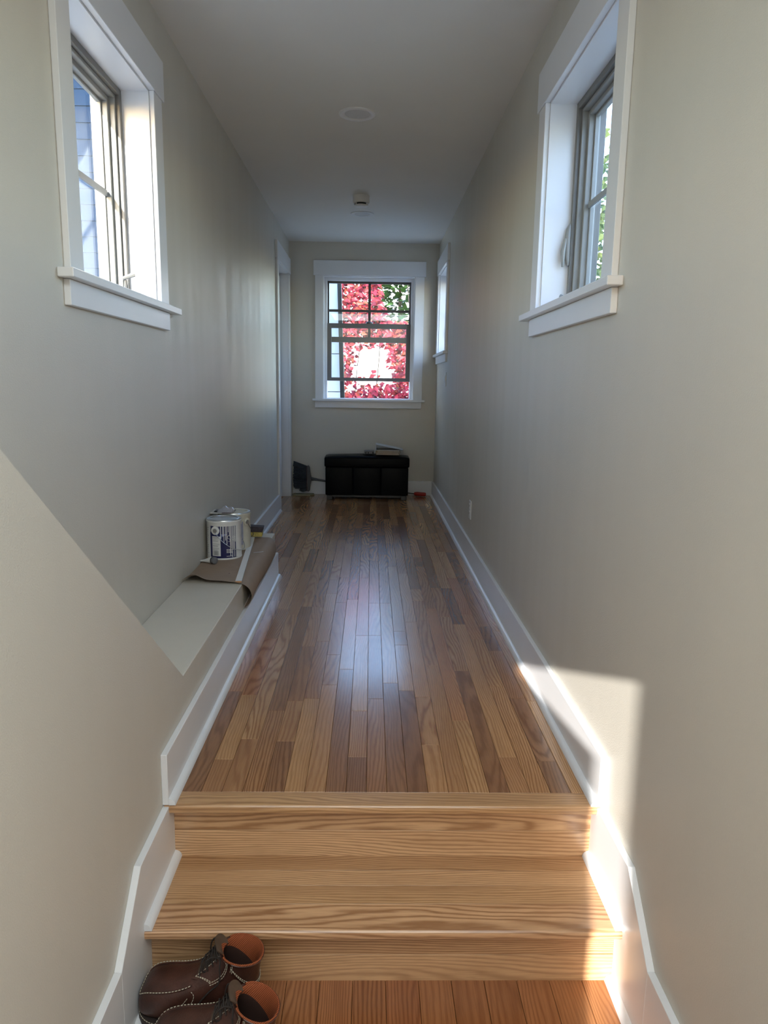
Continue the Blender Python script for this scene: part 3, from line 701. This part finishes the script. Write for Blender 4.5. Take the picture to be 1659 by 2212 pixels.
for k in range(6):
    z = TOPZ + k * .0072; dx = rf.uniform(-.006, .010); dy = rf.uniform(-.006, .004)
    r_ = empty('manila_folder', (.165 + dx, 6.97 + dy, z)); tag(r_, FL[k], 'folder', 'manila folders on the ottoman')
    X0, X1, Ya, Yb = .052 + dx, .278 + dx, 6.845 + dy, 7.05 + dy
    bx(X0, X1, Ya, Yb, z, z + .0012).build('back_cover', 'manila', r_); bx(X0 + .002, X1 - .012 - .012 * (k % 2), Ya + .002, Yb, z + .0055, z + .0067).build('front_cover', 'manila', r_)
    bx(X0, X0 + .0015, Ya, Yb, z + .0012, z + .0055).build('spine', 'manila', r_)
    bx(X0 + .004, X1 - .006, Ya + .004, Yb - .004, z + .0013, z + .0054).build('papers', 'paper_white', r_)
zb = TOPZ + 6 * .0072 + .0005
root = empty('ring_binder', (.17, 6.97, zb)); tag(root, 'white ring binder lying slanted on top of the manila folders', 'binder')
def slab_between(a, b_, y0, y1, t, nm, mat):
    (xa, za), (xb, zb_) = a, b_; dn = Vector((-(zb_ - za), xb - xa)).normalized() * t
    return MB().prism([(xa, za), (xb, zb_), (xb + dn.x, zb_ + dn.y), (xa + dn.x, za + dn.y)], 'y', y0, y1).build(nm, mat, root, bevel=.0006)
slab_between((.052, zb), (.300, zb + .0001), 6.84, 7.06, .0025, 'back_cover', 'binder_white')
slab_between((.051, zb + .054), (.312, zb + .004), 6.84, 7.06, .0028, 'front_cover', 'binder_white')
bx(.0485, .0515, 6.84, 7.06, zb, zb + .055).build('spine', 'binder_white', root, bevel=.0006)
bx(.056, .29, 6.85, 7.05, zb + .0026, zb + .0036).build('papers', 'paper_white', root)
for yy in (6.87, 6.95, 7.03): MB().tube([(.062 + .016 * math.cos(a), yy, zb + .020 + .016 * math.sin(a)) for a in [2 * PI * k / 14 for k in range(15)]], .0014, 6).build('ring', 'metal_tin', root, smooth=True)
root = empty('handheld_device', (-.02, 6.93, TOPZ - .001)); tag(root, 'small grey device with a black display panel beside the folders', 'device')
bx(-.066, .030, 6.885, 6.985, TOPZ - .002, TOPZ + .036).build('case', 'device_grey', root, bevel=.008, seg=3, smooth=True)
bx(-.054, .026, 6.8835, 6.8855, TOPZ + .004, TOPZ + .026).build('front_bezel', 'plastic_black', root, bevel=.0008)
bx(-.044, -.028, 6.8825, 6.8838, TOPZ + .008, TOPZ + .021).build('button', 'print_grey', root); bx(-.018, .014, 6.8825, 6.8838, TOPZ + .008, TOPZ + .021).build('display', 'print_grey', root)

# broom lying behind the ottoman
root = empty('broom', (-.6, 7.10, 0)); tag(root, 'broom with dark angled bristles lying behind the ottoman', 'broom')
YBm = 7.100
m = MB(); rr = random.Random(2)
for k in range(26):
    t = k / 25
    zl = .335 - .30 * t; zr = .285 - .235 * t
    for q in range(3):
        yq = YBm - .022 + q * .018 + rr.uniform(-.004, .004); xl = -.770 + .045 * max(0, t - .85) / .15 + rr.uniform(-.006, .006)
        if t > .9: xl = -.70 + rr.uniform(-.02, .02)
        z_l = max(zl + rr.uniform(-.003, .003), .012)
        m.tube([(xl, yq - .006, z_l), ((xl - .63) / 2, yq, (z_l + zr) / 2), (-.628, yq * .5 + (YBm - .005) * .5, zr)], [.0065, .006, .005], 5)
b_ = m.build('bristles', 'bristle', root); b_['kind'] = 'stuff'
m = MB(); m.prism([(-.637, .292), (-.622, .300), (-.610, .285), (-.600, .21), (-.592, .175), (-.592, .145), (-.602, .10), (-.608, .045), (-.620, .035), (-.632, .040)], 'y', YBm - .022, YBm + .022)
m.build('head', 'broom_grey', root, bevel=.003)
m = MB(); m.prism([(-.641, .292), (-.6375, .293), (-.6325, .040), (-.637, .040)], 'y', YBm - .023, YBm + .023); m.build('head_band', 'broom_red', root)
MB().tube([(-.600, YBm, .162), (-.565, YBm, .160), (-.54, YBm, .157)], [.020, .014, .0125], 12).build('ferrule', 'broom_grey', root, smooth=True)
MB().tube([(-.548, YBm, .158), (-.45, YBm, .142), (.36, YBm + .012, .03)], .0105, 12).build('handle', 'metal_dark', root, smooth=True)
sc = MB().prism([(-.775, 7.03), (-.60, 7.018), (-.56, 7.06), (-.57, 7.12), (-.77, 7.12)], 'z', .0008, .014).build('scrap_offcut', 'scrap_olive', None, bevel=.001, at=(-.67, 7.07, .0008)); tag(sc, 'flat olive offcut on the floor under the broom bristles', 'offcut')
root = empty('screwdriver', (.47, 7.045, 0)); tag(root, 'red handled tool with a thin dark shaft by the end baseboard', 'tool')
MB().tube([(.440, 7.075, .028), (.446, 7.074, .028), (.47, 7.071, .027), (.53, 7.066, .024), (.556, 7.064, .023), (.560, 7.064, .023)], [.010, .016, .020, .019, .018, .012], 8).build('handle', 'tool_red', root, smooth=True)
MB().tube([(.375, 7.082, .034), (.442, 7.075, .028)], .005, 8).build('shaft', 'metal_dark', root, smooth=True)

# ------------------------------------------------------------------ boots
RG = [  # A = sole/heel side, B = instep side, half width, roundness
    (.302, .036, .300, .046, .012, .0), (.300, .026, .297, .062, .030, 0), (.290, .022, .287, .078, .043, 0), (.272, .020, .268, .089, .050, 0), (.245, .020, .240, .095, .0535, 0),
    (.210, .020, .203, .101, .053, 0), (.175, .020, .168, .111, .050, 0), (.135, .020, .142, .124, .046, 0), (.095, .020, .124, .136, .043, 0), (.055, .021, .112, .146, .041, 0),
    (.022, .026, .103, .154, .040, 0), (.002, .040, .096, .160, .0395, 0), (-.006, .062, .091, .164, .0395, 0), (-.007, .088, .086, .167, .0400, 0), (-.009, .115, .083, .169, .0425, 0), (-.014, .138, .083, .171, .0460, 0), (-.022, .152, .086, .173, .0500, 0)]
def ringat(s_):
    i = max(0, min(len(RG) - 2, int(math.floor(s_)))); t = s_ - i
    def cr(k):
        p = [RG[max(0, min(len(RG) - 1, i + j))][k] for j in (-1, 0, 1, 2)]
        if t < 0 or t > 1: return p[1] + (p[2] - p[1]) * t
        return .5 * ((2 * p[1]) + (-p[0] + p[2]) * t + (2 * p[0] - 5 * p[1] + 4 * p[2] - p[3]) * t * t + (-p[0] + 3 * p[1] - 3 * p[2] + p[3]) * t ** 3)
    return [cr(k) for k in range(5)]
def surf(s_, th, off=0.0):
    """th in degrees: 0 = instep line, 180 = sole/heel line"""
    ax_, az_, bx_, bz_, w_ = ringat(s_)
    c = Vector(((ax_ + bx_) / 2, 0, (az_ + bz_) / 2)); h = Vector(((bx_ - ax_) / 2, 0, (bz_ - az_) / 2))
    a = math.radians(th); e = .60 + .35 * min(1, max(0, (s_ - 4.5) / 4.5))
    cs, sn = math.cos(a), math.sin(a)
    cc = math.copysign(abs(cs) ** e, cs); ss = math.copysign(abs(sn) ** e, sn)
    hl_ = max(h.length, 1e-5)
    p = c + h * cc * (1 + off / hl_) + Vector((0, 1, 0)) * ss * (w_ + off)
    p.y += .010 * math.sin(PI * min(1, max(0, p.x / .30))) - .004
    return p
def make_boot(name, loc, rz, label, mirror=1):
    root = empty(name, loc, rz); root.scale = (.90, .96, 1.10); tag(root, label, 'boot', 'pair of brown boots')
    def fin(mb, nm, mat, par=None, **k):
        if mirror < 0: mb.v = [(v[0], -v[1], v[2]) for v in mb.v]
        mb.v = [tuple(v) for v in mb.v]
        ob = mb.build(nm, mat, None, at=(0, 0, 0), **k); ob.parent = par or root; ob.location = (0, 0, 0); return ob
    SM = len(RG) - 1; NS, NT = 64, 44
    # upper: one skin from the toe to the collar
    m = MB(); m.grid(lambda u, v: surf(v * SM, u * 360), NT, NS); m.add([surf(0, k * 360 / NT) for k in range(NT)], [tuple(range(NT))])
    upper = fin(m, 'upper', 'boot_leather', smooth=True)
    # lining, its lower part darkened to paint inner shade, and the insole at its bottom
    m = MB(); m.grid(lambda u, v: surf(SM + .02 - v * 2.9, u * 360, -.0045 - .001 * v), 40, 10); fin(m, 'lining', 'boot_lining', smooth=True)
    m = MB(); m.grid(lambda u, v: surf(SM - 2.8 - v * 6.6, u * 360, -.0052 - .0006 * v), 40, 22); fin(m, 'shade_lining', 'insole_shade', smooth=True)
    m = MB(); m.grid(lambda u, v: surf(12.0 - v * 5.2, 128 + 104 * u, -.0085), 14, 16); fin(m, 'footbed', 'insole_shade', smooth=True)
    vs = [surf(SM - 9.3, k * 360 / 30, -.0055) for k in range(30)]; c = sum(vs, Vector()) / 30
    m = MB(); m.add([c] + vs, [(0, 1 + k, 1 + (k + 1) % 30) for k in range(30)]); fin(m, 'insole_shade', 'insole_shade')
    m = MB(); m.tube([surf(SM + .02, 42 + k * (276) / 44, -.0022) for k in range(45)], .0024, 8); fin(m, 'collar_rim', 'boot_lining', smooth=True)
    # padded collar band, facings, heel counter: leather panels lying on the skin
    def panel(s0, s1, a0, a1, off, nm, mat, n1=18, n2=14):
        m = MB(); m.grid(lambda u, v: surf(s0(u) + (s1(u) - s0(u)) * v, a0 + (a1 - a0) * u, off), n1, n2); return fin(m, nm, mat, upper, smooth=True, thick=-.0016)
    panel(lambda u: 13.2 - .0 * u, lambda u: SM - .05, 75, 285, .0022, 'collar_band', 'boot_leather', 30, 8)
    for sg in (1, -1):
        panel(lambda u: 6.4 + 2.2 * u, lambda u: SM - .3, sg * 26, sg * 66, .0020, 'facing', 'boot_leather', 12, 22)
    panel(lambda u: 9.6 + .4 * math.cos(2 * PI * u), lambda u: 13.1, 135, 225, .0018, 'heel_counter', 'boot_dark', 20, 12)
    # moccasin toe: raised plug and rolled seam
    def moc(off, lo=-1, hi=1, n=40):
        pts = []
        for k in range(n + 1):
            t = -1 + 2 * k / n
            sgn = 1 if t >= 0 else -1; q = abs(t)
            s_ = 1.75 + 4.8 * max(0, (q - .32)) / .68 if q > .32 else 1.75 - .45 * math.cos(q / .32 * PI / 2)
            th = sgn * (46 if q > .32 else 46 * math.sin(q / .32 * PI / 2)); pts.append(surf(s_, th, off))
        return pts
    m = MB(); m.tube(moc(.0008, n=60), .0026, 7); fin(m, 'toe_seam', 'boot_leather', upper, smooth=True)
    # tongue standing up through the throat
    def tong(u, v):
        s_ = 7.0 + v * (SM - 7.0); th = -30 + 60 * u
        p = surf(s_, th, -.002 + .004 * math.sin(PI * u))
        ex = max(0, v - .80) / .20; p.z += .020 * ex * math.sin(PI * (.1 + .8 * u)) ; p.x += .012 * ex
        return p
    m = MB(); m.grid(tong, 12, 24); tg = fin(m, 'tongue', 'boot_tongue', smooth=True, thick=-.004)
    def tin(u, v):
        p = tong(.06 + .88 * u, .74 + .255 * v); p.x -= .0052; p.z -= .001; return p
    m = MB(); m.grid(tin, 10, 8); fin(m, 'tongue_lining', 'boot_lining', tg, smooth=True)
    # eyelets and laces
    es = [7.4, 8.6, 9.8, 11.0, 12.2, 13.4]
    for sg in (1, -1):
        for e in es:
            p = surf(e, sg * 33, .003); q = surf(e, sg * 33, .0046); m = MB(); m.tube([p, q], [.0036, .0030], 10); fin(m, 'eyelet', 'boot_dark', upper)
    m = MB()
    def smooth_path(P, n=5):
        P = [Vector(p) for p in P]; out = []
        for i in range(len(P) - 1):
            a, b2, c2, d2 = P[max(i - 1, 0)], P[i], P[i + 1], P[min(i + 2, len(P) - 1)]
            for k in range(n):
                t = k / n; out.append(.5 * ((2 * b2) + (c2 - a) * t + (2 * a - 5 * b2 + 4 * c2 - d2) * t * t + (3 * b2 - a - 3 * c2 + d2) * t ** 3))
        return out + [P[-1]]
    for i, e in enumerate(es):
        if i < len(es) - 1:
            for sg in (1, -1):
                a = surf(e, sg * 33, .005); b2 = surf(es[i + 1], -sg * 33, .005); mid = surf(e + .7, 0, .012 + .002 * sg)
                m.tube([a, a * .55 + mid * .45 + Vector((.002, 0, .003)), mid, b2 * .55 + mid * .45 + Vector((.002, 0, .003)), b2], .0019, 6)
    for e in (es[0],): m.tube([surf(e, 33, .005), surf(e, 0, .011), surf(e, -33, .005)], .0019, 6)
    # loose ends: loops at the top and a tail down the side
    for sg, amp in ((1, .05), (-1, .035)):
        a = surf(es[-2], sg * 30, .006)
        m.tube(smooth_path([a, a + Vector((.016, sg * .008, .006)), a + Vector((.032, sg * .014, -.006)), a + Vector((.036, sg * .010, -.026)), a + Vector((.026, sg * .0, -.028)), surf(9.4, sg * 20, .010)]), .0019, 6)
    for sd_ in ((1, -1)):
        m.tube(smooth_path([surf(es[-1], sd_ * 33, .005), surf(12.2, sd_ * 50, .012), surf(10.2, sd_ * 66, .012), surf(8.4, sd_ * 74, .008), surf(7.2, sd_ * 90, .005), surf(6.9, sd_ * 112, .004), surf(6.7, sd_ * 128, .003)]), .0019, 6)
    fin(m, 'laces', 'lace', smooth=True)
    # pale stitching
    m = MB()
    def stitch(pts, dash=.0042, gap=.0022, r=.0008):
        P = [Vector(p) for p in pts]; acc = 0; on = True; cur = [P[0]]
        for a, b2 in zip(P[:-1], P[1:]):
            L = (b2 - a).length; pos = 0
            while pos < L:
                need = (dash if on else gap) - acc; st = min(need, L - pos); pos += st; acc += st
                q = a + (b2 - a) * (pos / L) if L > 0 else b2
                if on: cur.append(q)
                if acc >= (dash if on else gap) - 1e-9:
                    if on and len(cur) > 1: m.tube([cur[0], cur[-1]], r, 5)
                    on = not on; acc = 0; cur = [q]
        return
    stitch(moc(.0042, n=80), .0052, .0034, .0010)
    for sg in (1, -1):
        for off2 in (0, 4):
            stitch([surf(6.9 + 1.9 * k / 20 - .0 + (SM - 9.2) * 0, sg * (28 + (34 - off2) * k / 20), .0040) for k in range(21)])
            stitch([surf(8.6 + (SM - 9.0) * k / 30, sg * (64 - off2), .0042) for k in range(31)])
            stitch([surf(6.9 + (SM - 7.3) * k / 40, sg * (27 + .0 * k), .0042) for k in range(41)]) if off2 == 0 else None
        stitch([surf(6.3 - 1.0 * k / 16, sg * (75 + 32 * k / 16), .0022) for k in range(17)])
        stitch([surf(6.6 + .25 * math.sin(k / 10 * PI), sg * (62 + 26 * k / 10), .003) for k in range(11)])
    for dz in (0, .22):
        stitch([surf(13.25 + dz + 1.0 * (abs(k - 30) / 30) ** 6, 76 + 208 * k / 60, .0046) for k in range(61)])
    for sg in (75, 285, 79, 281): stitch([surf(13.4 + (SM - 13.6) * k / 10, sg, .0046) for k in range(11)])
    # outsole: midsole slab, tread, heel
    def outline(off, x0_, x1_, n=26):
        L = []; Rr = []
        for k in range(n + 1):
            x = x0_ + (x1_ - x0_) * k / n; u = (x + .012) / .318
            wd = (.036 + .020 * max(0, math.sin(PI * min(1, max(0, (u - .22) / .98)))) ** 1.0) + off
            e = min(1, max(0, (x - (x0_ - .001)) / .045)); f = min(1, max(0, ((x1_ + .001) - x) / .06)); wd *= (1 - (1 - e) ** 2.4) ** .5 * (1 - (1 - f) ** 2.4) ** .5
            yc = .010 * math.sin(PI * min(1, max(0, x / .30))) - .004
            L.append((x, yc + wd)); Rr.append((x, yc - wd))
        return L + Rr[::-1]
    sm = MB(); sm.prism(outline(.006, -.014, .308), 'z', .010, .024); sole = fin(sm, 'midsole', 'boot_sole', bevel=.0015)
    sm = MB(); sm.prism(outline(.004, -.013, .305), 'z', .0005, .010); fin(sm, 'outsole', 'boot_sole', sole)
    ol = outline(.0035, -.012, .306, 40); stitch([(p[0], p[1], .0246) for p in ol + ol[:1]], .005, .003, .0009)
    fin(m, 'stitching', 'stitch', upper)['kind'] = 'stuff'
    return root
ZF = ZLOW + .0002
make_boot('work_boot', (-.256, 1.446, ZF), PI - .05, 'brown lace-up moc-toe boot against the lower riser, farther of the pair', 1)
make_boot('work_boot', (-.200, 1.302, ZF), PI - .13, 'brown lace-up moc-toe boot nearest the viewer, cut off by the frame', -1)

# ------------------------------------------------------------------ outdoors
o = bx(-60, 60, -30, 90, -.95, -.9).build('ground', 'ground_gravel'); struct(o, 'grey ground outside the house', 'ground')
root = empty('wing_wall', (-.9, 7.80, -.9)); tag(root, 'pale panelled house wall with a dark edge seen left through the end window', 'building')
zz = [-.9, .55, 1.02, 1.42, 1.86, 2.42, 3.0]
for a, b_ in zip(zz[:-1], zz[1:]): bx(-2.0, -.335, 7.80, 7.86, a + .004, b_ - .004).build('siding_panel', 'siding_pale', root, bevel=.002)
bx(-2.0, -.34, 7.85, 8.0, -.9, 3.0).build('core', 'siding_pale', root)
MB().prism([(-.318, -.9), (-.265, -.9), (-.291, .95), (-.333, 2.2), (-.350, 3.0), (-.392, 3.0), (-.374, 2.2), (-.336, .95)][::-1], 'y', 7.785, 7.90).build('dark_edge_trim', 'trim_black', root)
# white house with panelled doors beyond the creeper
root = empty('white_house', (0, 20, -.9)); tag(root, 'sunlit white house with panelled doors behind the red creeper', 'building')
bx(-1.7, 4.6, 20, 26, -.9, 2.35).build('wall', 'siding_white', root)
for k in range(6): bx(-1.0 + .58 * k, -.45 + .58 * k, 19.955, 20, .35, 2.1).build('door_panel', 'siding_white', root, bevel=.006)
bx(-1.3, 3.2, 19.93, 20, -.02, .34).build('blue_band', 'band_blue', root); bx(-1.2, -.75, 19.94, 20, 1.25, 1.75).build('window', 'window_dark', root)
bx(-1.0, .1, 19.95, 20.0, 2.5, 2.8).build('upper_window', 'window_dark', root)
bx(-1.75, 4.8, 19.8, 26.2, 2.35, 2.48).build('eave', 'siding_white', root)
bx(-1.7, 4.6, 21.5, 26, 2.48, 4.1).build('upper_wall', 'siding_white', root)
MB().prism([(-1.75, 4.1), (4.9, 4.1), (4.6, 4.4), (-1.5, 4.4)], 'y', 21.3, 26.4).build('roof', 'roof_grey', root)
root = empty('orange_house', (-.2, 30, -.9)); tag(root, 'orange stuccoed building glimpsed above the creeper', 'building')
bx(-2.6, .62, 30, 34, -.9, 5.6).build('wall', 'stucco_orange', root)
for k in range(6): bx(-2.5 + .5 * k, -2.46 + .5 * k, 29.95, 30, -.9, 5.6).build('batten', 'stucco_orange', root)

def leaf(mb, p, size, rr, droop=.6):
    a = rr.uniform(0, 2 * PI); tl = rr.uniform(.2, 1.1)
    d = Vector((math.cos(a) * .8, -abs(math.sin(a)) * .5 - .1, -droop * rr.uniform(.2, 1.3))).normalized()
    n = Vector((rr.uniform(-.6, .6), -1, rr.uniform(-.2, .9))).normalized(); s_ = d.cross(n).normalized(); n = s_.cross(d)
    L = size; wv = size * .30
    P = [p, p + d * L * .35 + s_ * wv + n * .12 * L, p + d * L, p + d * L * .35 - s_ * wv + n * .12 * L, p + d * L * .4]
    mb.add(P, [(0, 1, 4), (1, 2, 4), (2, 3, 4), (3, 0, 4)])
rr = random.Random(21)
YV = 12.6; K = YV / YB
def wz(px): return px  # plain helper kept for readability
m = MB(); root = empty('virginia_creeper', (0, YV, -.9)); tag(root, 'red leaved creeper hanging outside the end window', 'creeper')
def dens(x, z):
    """x, z measured in the window's own plane: how thick the leaves hang there"""
    if z > 1.72:
        lim = .06 + (2.1 - z) * .2
        return .9 if x < lim else (.9 if z < 1.83 and x < .12 else .0)
    if z > 1.55: return 1.0 if z < 1.80 else .5
    if z > 1.46: return .75 if (x < -.02 or x > .12) else .3
    if z > 1.27: return .55 if x < -.16 else (.75 if x > .17 else 0)
    if z > 1.12: return .45 if x < -.20 else (.75 if x > .24 else .04)
    if z > 1.03: return .35 if x < -.22 else (.65 if x > .02 + (1.12 - z) * -2.0 else .12)
    return 1.0
cnt = 0
while cnt < 4600:
    x = rr.uniform(-.45, .75); z = rr.uniform(.70, 2.35)
    if rr.random() > dens(x, z): continue
    yy = YV + rr.uniform(-.35, .35); k = yy / YB
    leaf(m, Vector((x * k, yy, CAM_H + (z - CAM_H) * k)), rr.uniform(.075, .15), rr); cnt += 1
o = m.build('leaves', 'creeper_leaf', root, normals=False); o['kind'] = 'stuff'
for k, (xa, xb) in enumerate(((-.42, -.35), (-.25, -.10), (.10, .05), (.62, .50), (.40, .70))):
    pts = [(xa * 1.2 + (xb - xa) * t + .05 * math.sin(9 * t + k), YV + .1 * math.sin(5 * t + k), -.9 + 4.4 * t) for t in [i / 14 for i in range(15)]]
    MB().tube(pts, [.011 - .005 * i / 14 for i in range(15)], 6).build('stem', 'bark', root, smooth=True)

def conifer(name, x, y, z0, h, r, label, seed, n=3200):
    root = empty(name, (x, y, z0)); tag(root, label, 'tree')
    MB().tube([(x, y, z0), (x, y, z0 + h * .5), (x, y, z0 + h)], [.07, .05, .015], 8).build('trunk', 'bark', root, smooth=True)
    q = random.Random(seed); m = MB()
    for _ in range(n):
        t = q.random() ** .8; a = q.uniform(0, 2 * PI); R_ = r * (1 - t) * (.75 + .25 * math.sin(9 * a + 20 * t)) + .08; rad = R_ * q.uniform(.25, 1) ** .6
        p = Vector((x + rad * math.cos(a), y + rad * math.sin(a), z0 + h * (.52 + .48 * t) + q.uniform(-.1, .1)))
        d = Vector((math.cos(a), math.sin(a), q.uniform(-.4, .45))).normalized(); s_ = d.cross(Vector((0, 0, 1))).normalized(); L = q.uniform(.16, .34)
        m.add([p, p + d * L * .5 + s_ * L * .22, p + d * L, p + d * L * .5 - s_ * L * .22], [(0, 1, 2), (0, 2, 3)])
    o = m.build('foliage', 'conifer_leaf', root, normals=False); o['kind'] = 'stuff'
conifer('conifer_tree', .62, 16.6, -.9, 5.6, 1.25, 'green conifer standing right of the red creeper', 5)
def tree(name, x, y, z0, h, r, label, seed, n=2600):
    root = empty(name, (x, y, z0)); tag(root, label, 'tree')
    MB().tube([(x, y, z0), (x + .1, y, z0 + h * .35), (x, y + .1, z0 + h * .8)], [.2, .15, .05], 8).build('trunk', 'bark', root, smooth=True)
    q = random.Random(seed); m = MB()
    for _ in range(n):
        v = Vector((q.gauss(0, 1), q.gauss(0, 1), q.gauss(0, 1))).normalized() * r * q.uniform(.45, 1); v.z *= 1.25
        leaf(m, Vector((x, y, z0 + h * .68)) + v, q.uniform(.14, .3), q)
    o = m.build('foliage', 'tree_leaf', root, normals=False); o['kind'] = 'stuff'
tree('garden_tree', 5.6, 16.2, -.9, 6.4, 2.5, 'yellow-green leafy tree seen through the right window', 8)
tree('garden_tree', 11.2, 19.5, -.9, 5.0, 2.2, 'yellow-green tree farther right outside the right window', 9, 1200)
# blue gabled neighbour beyond the left window
root = empty('blue_house', (-5.4, 15, -.9)); tag(root, 'blue gabled neighbouring house seen through the left window', 'building')
MB().prism([(-9.4, -.9), (-2.2, -.9), (-2.2, 4.0), (-5.0, 7.9), (-9.4, 3.1)], 'y', 15, 23).build('wall', 'siding_blue', root)
for k in range(26):
    z = -.6 + k * .30
    xa = -9.4 if z < 3.1 else -9.4 + (z - 3.1) * 4.4 / 4.8; xb = -2.2 if z < 4.0 else -2.2 - (z - 4.0) * 2.8 / 3.9
    if xb - xa > .3: bx(xa + .05, xb - .05, 14.975, 15, z, z + .03).build('lap_board', 'siding_blue', root)
for (p, q) in (((-9.9, 2.75), (-5.0, 8.1)), ((-5.0, 8.1), (-1.9, 3.75))):
    n2 = Vector((-(q[1] - p[1]), q[0] - p[0])).normalized() * .22
    MB().prism([p, q, (q[0] + n2.x, q[1] + n2.y), (p[0] + n2.x, p[1] + n2.y)], 'y', 14.6, 23.3).build('roof_slope', 'roof_grey', root)
for (xa, za) in ((-6.6, 3.2), (-4.4, 3.2)):
    f = bx(xa - .5, xa + .5, 14.93, 15, za - .7, za + .7).build('window', 'siding_white', root); bx(xa - .42, xa + .42, 14.92, 14.93, za - .62, za + .62).build('pane', 'window_dark', f)
